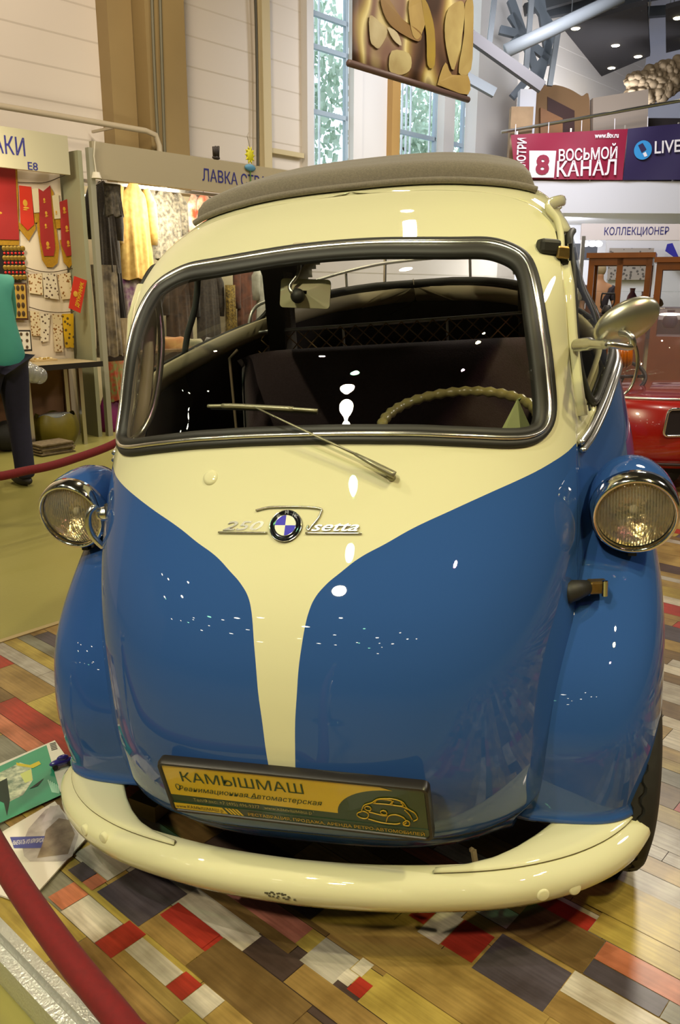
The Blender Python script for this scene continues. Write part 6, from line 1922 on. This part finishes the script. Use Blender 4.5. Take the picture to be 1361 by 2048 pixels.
# ------------------------------------------------------------------ magazines, toy car and leaf
def slab(px, z, th):
    P = [on_floor(x, y, z) for x, y in px]; c = sum(P, Vector()) / len(P); c.z = z
    return c, [p - c for p in P], th


MZ = .0008
c, P, th = slab([(-40, 1548), (110, 1484), (152, 1544), (122, 1588), (-40, 1668)], MZ, .006)
t = empty('magazine', c, 0, 'magazine with a green cover and a cut-away car drawing, lying left of the bumper', 'magazine')
MB().prism(P, (0, 0, th)).build('pages', mat('paper_white', '#d8d2c6', .5), t)


def on_page(px, m, nm, lift):
    g = MB(); Q = [on_floor(x, y, MZ + lift) - c for x, y in px]; g.add(Q, [tuple(range(len(Q)))]); return g.build(nm, m, t)


on_page([(-40, 1550), (93, 1490), (122, 1590), (-40, 1664)], mat('cover_green', '#2f9a74', .3, coat=.5, noise=(14, '#27876a', .4)), 'cover', th + .0006)
on_page([(0, 1545), (40, 1525), (62, 1532), (66, 1560), (46, 1590), (18, 1604), (0, 1600)], mat('drawing_grey', '#6f8272', .4, noise=(60, '#cfd3b8', 1.2)), 'cutaway_drawing', th + .0010)
on_page([(-10, 1568), (14, 1556), (20, 1600), (14, 1632), (8, 1606), (-10, 1598)], mat('drawing_dark', '#1f2f2a', .4), 'drawing_shadow', th + .0013)
on_page([(40, 1548), (62, 1538), (65, 1560), (50, 1566)], mat('drawing_lime', '#c3cc7c', .4), 'drawing_seat', th + .0014)
on_page([(58, 1578), (88, 1556), (76, 1572)], mat('drawing_dark', '#1f2f2a', .4), 'drawing_wing', th + .0014)
on_page([(32, 1525), (60, 1530), (78, 1522), (82, 1528), (66, 1536), (34, 1531)], mat('figure_yellow', '#c7b53a', .4), 'drawing_figure', th + .0015)
for k in range(6): on_page([(95 + 4 * k, 1560 + 2.2 * k), (97 + 4 * k, 1559 + 2.2 * k), (106 + 2.5 * k, 1584 + .5 * k), (104 + 2.5 * k, 1585 + .5 * k)], mat('cover_text', '#9fd0b8', .4), 'cover_text_line', th + .0012)
for k in range(5): on_page([(99 + .9 * k, 1487.5 + 3.0 * k), (111 + .9 * k, 1484 + 3.0 * k), (111.6 + .9 * k, 1485.6 + 3.0 * k), (99.6 + .9 * k, 1489 + 3.0 * k)], mat('print_black', '#3a3838', .5), 'code_bar', th + .0009)
c, P, th = slab([(12, 1662), (110, 1605), (172, 1680), (53, 1812), (-60, 1770), (-60, 1705)], MZ + .0062, .004)
c2 = c
t = empty('magazine', c, 0, 'open white magazine with a grey photograph of a car, lying below the green one', 'magazine')
MZ2 = MZ + .0062


def on_page2(px, m, nm, lift):
    g = MB(); Q = [on_floor(x, y, MZ2 + lift) - c2 for x, y in px]; g.add(Q, [tuple(range(len(Q)))]); return g.build(nm, m, t)


MB().prism(P, (0, 0, th)).build('pages', mat('paper_pinkish', '#d9d2cc', .5), t)
on_page2([(57, 1657), (92, 1618), (118, 1609), (134, 1640), (157, 1668), (145, 1712), (128, 1722), (60, 1723), (48, 1712), (44, 1690)], mat('photo_grey', '#8a8080', .3, coat=.4, noise=(18, '#c9c2c2', 1.0)), 'photograph', th + .0005)
on_page2([(92, 1660), (118, 1636), (138, 1640), (150, 1668), (136, 1708), (74, 1716), (84, 1690)], mat('photo_brown', '#5c4a40', .3, noise=(20, '#a0907c', 1.0)), 'photo_windscreen', th + .0008)
on_page2([(84, 1644), (100, 1612), (114, 1612), (104, 1640)], mat('photo_pale', '#b3a9ac', .3), 'photo_bonnet', th + .0008)
on_page2([(20, 1674), (90, 1672), (82, 1696), (28, 1696)], mat('caption_blue', '#4a4f96', .4), 'caption_box', th + .0011)
q0, q1 = on_floor(24, 1690, MZ2 + th + .0014), on_floor(86, 1684, MZ2 + th + .0014)
text('caption_lettering', 'ВЫЕХАТЬ ИЗ КРИЗИСА', .022, mat('caption_white', '#dcd8dc', .4), t, frame(q0 - c2, q1 - q0, (0, 0, 1)), (q1 - q0).length, .0003)
for k in range(7): on_page2([(2 + 2 * k, 1742 + 6 * k), (48 + 1 * k, 1752 + 5 * k), (47 + 1 * k, 1753.4 + 5 * k), (1 + 2 * k, 1743.4 + 6 * k)], mat('print_grey', '#9a9496', .5), 'text_line', th + .0006)
pw = on_floor(124, 1532, MZ + .008); t = empty('toy_car', pw + Vector((0, 0, .0)), -.75, 'tiny violet toy car on the edge of the green magazine', 'toy car')
tc_ = MB(); tc_.ell((0, 0, .014), (.012, .034, .010), 14, 8); tc_.ell((0, .004, .024), (.009, .017, .009), 12, 8); tc_.build('body', mat('toy_violet', '#3a2f8c', .2, coat=1), t, smooth=True)
for x in (-.010, .010):
    for y in (-.020, .020): MB().lathe([(.0, -.003), (.0075, -.003), (.0075, .003), (.0, .003)], 14, Matrix.Translation((x, y, .0075)) @ Matrix.Rotation(math.pi / 2, 4, 'Y')).build('wheel', mat('toy_tyre', '#17130f', .6), t)
pw = on_floor(86, 2011, FLOOR); lf = MB()
lf.grid([[(.006 * w * (1 - abs(u)) * 1.6, .016 * u, .004 + .004 * u * u + .002 * abs(w)) for w in (-1, -.5, 0, .5, 1)] for u in np.linspace(-1, 1, 9)])
tag(place(lf.build('fallen_leaf', mat('leaf_ochre', '#b98a1c', .5), smooth=True, solid=.001), pw, -.6), 'small yellow leaf on the concrete by the silver platform edge', 'leaf')
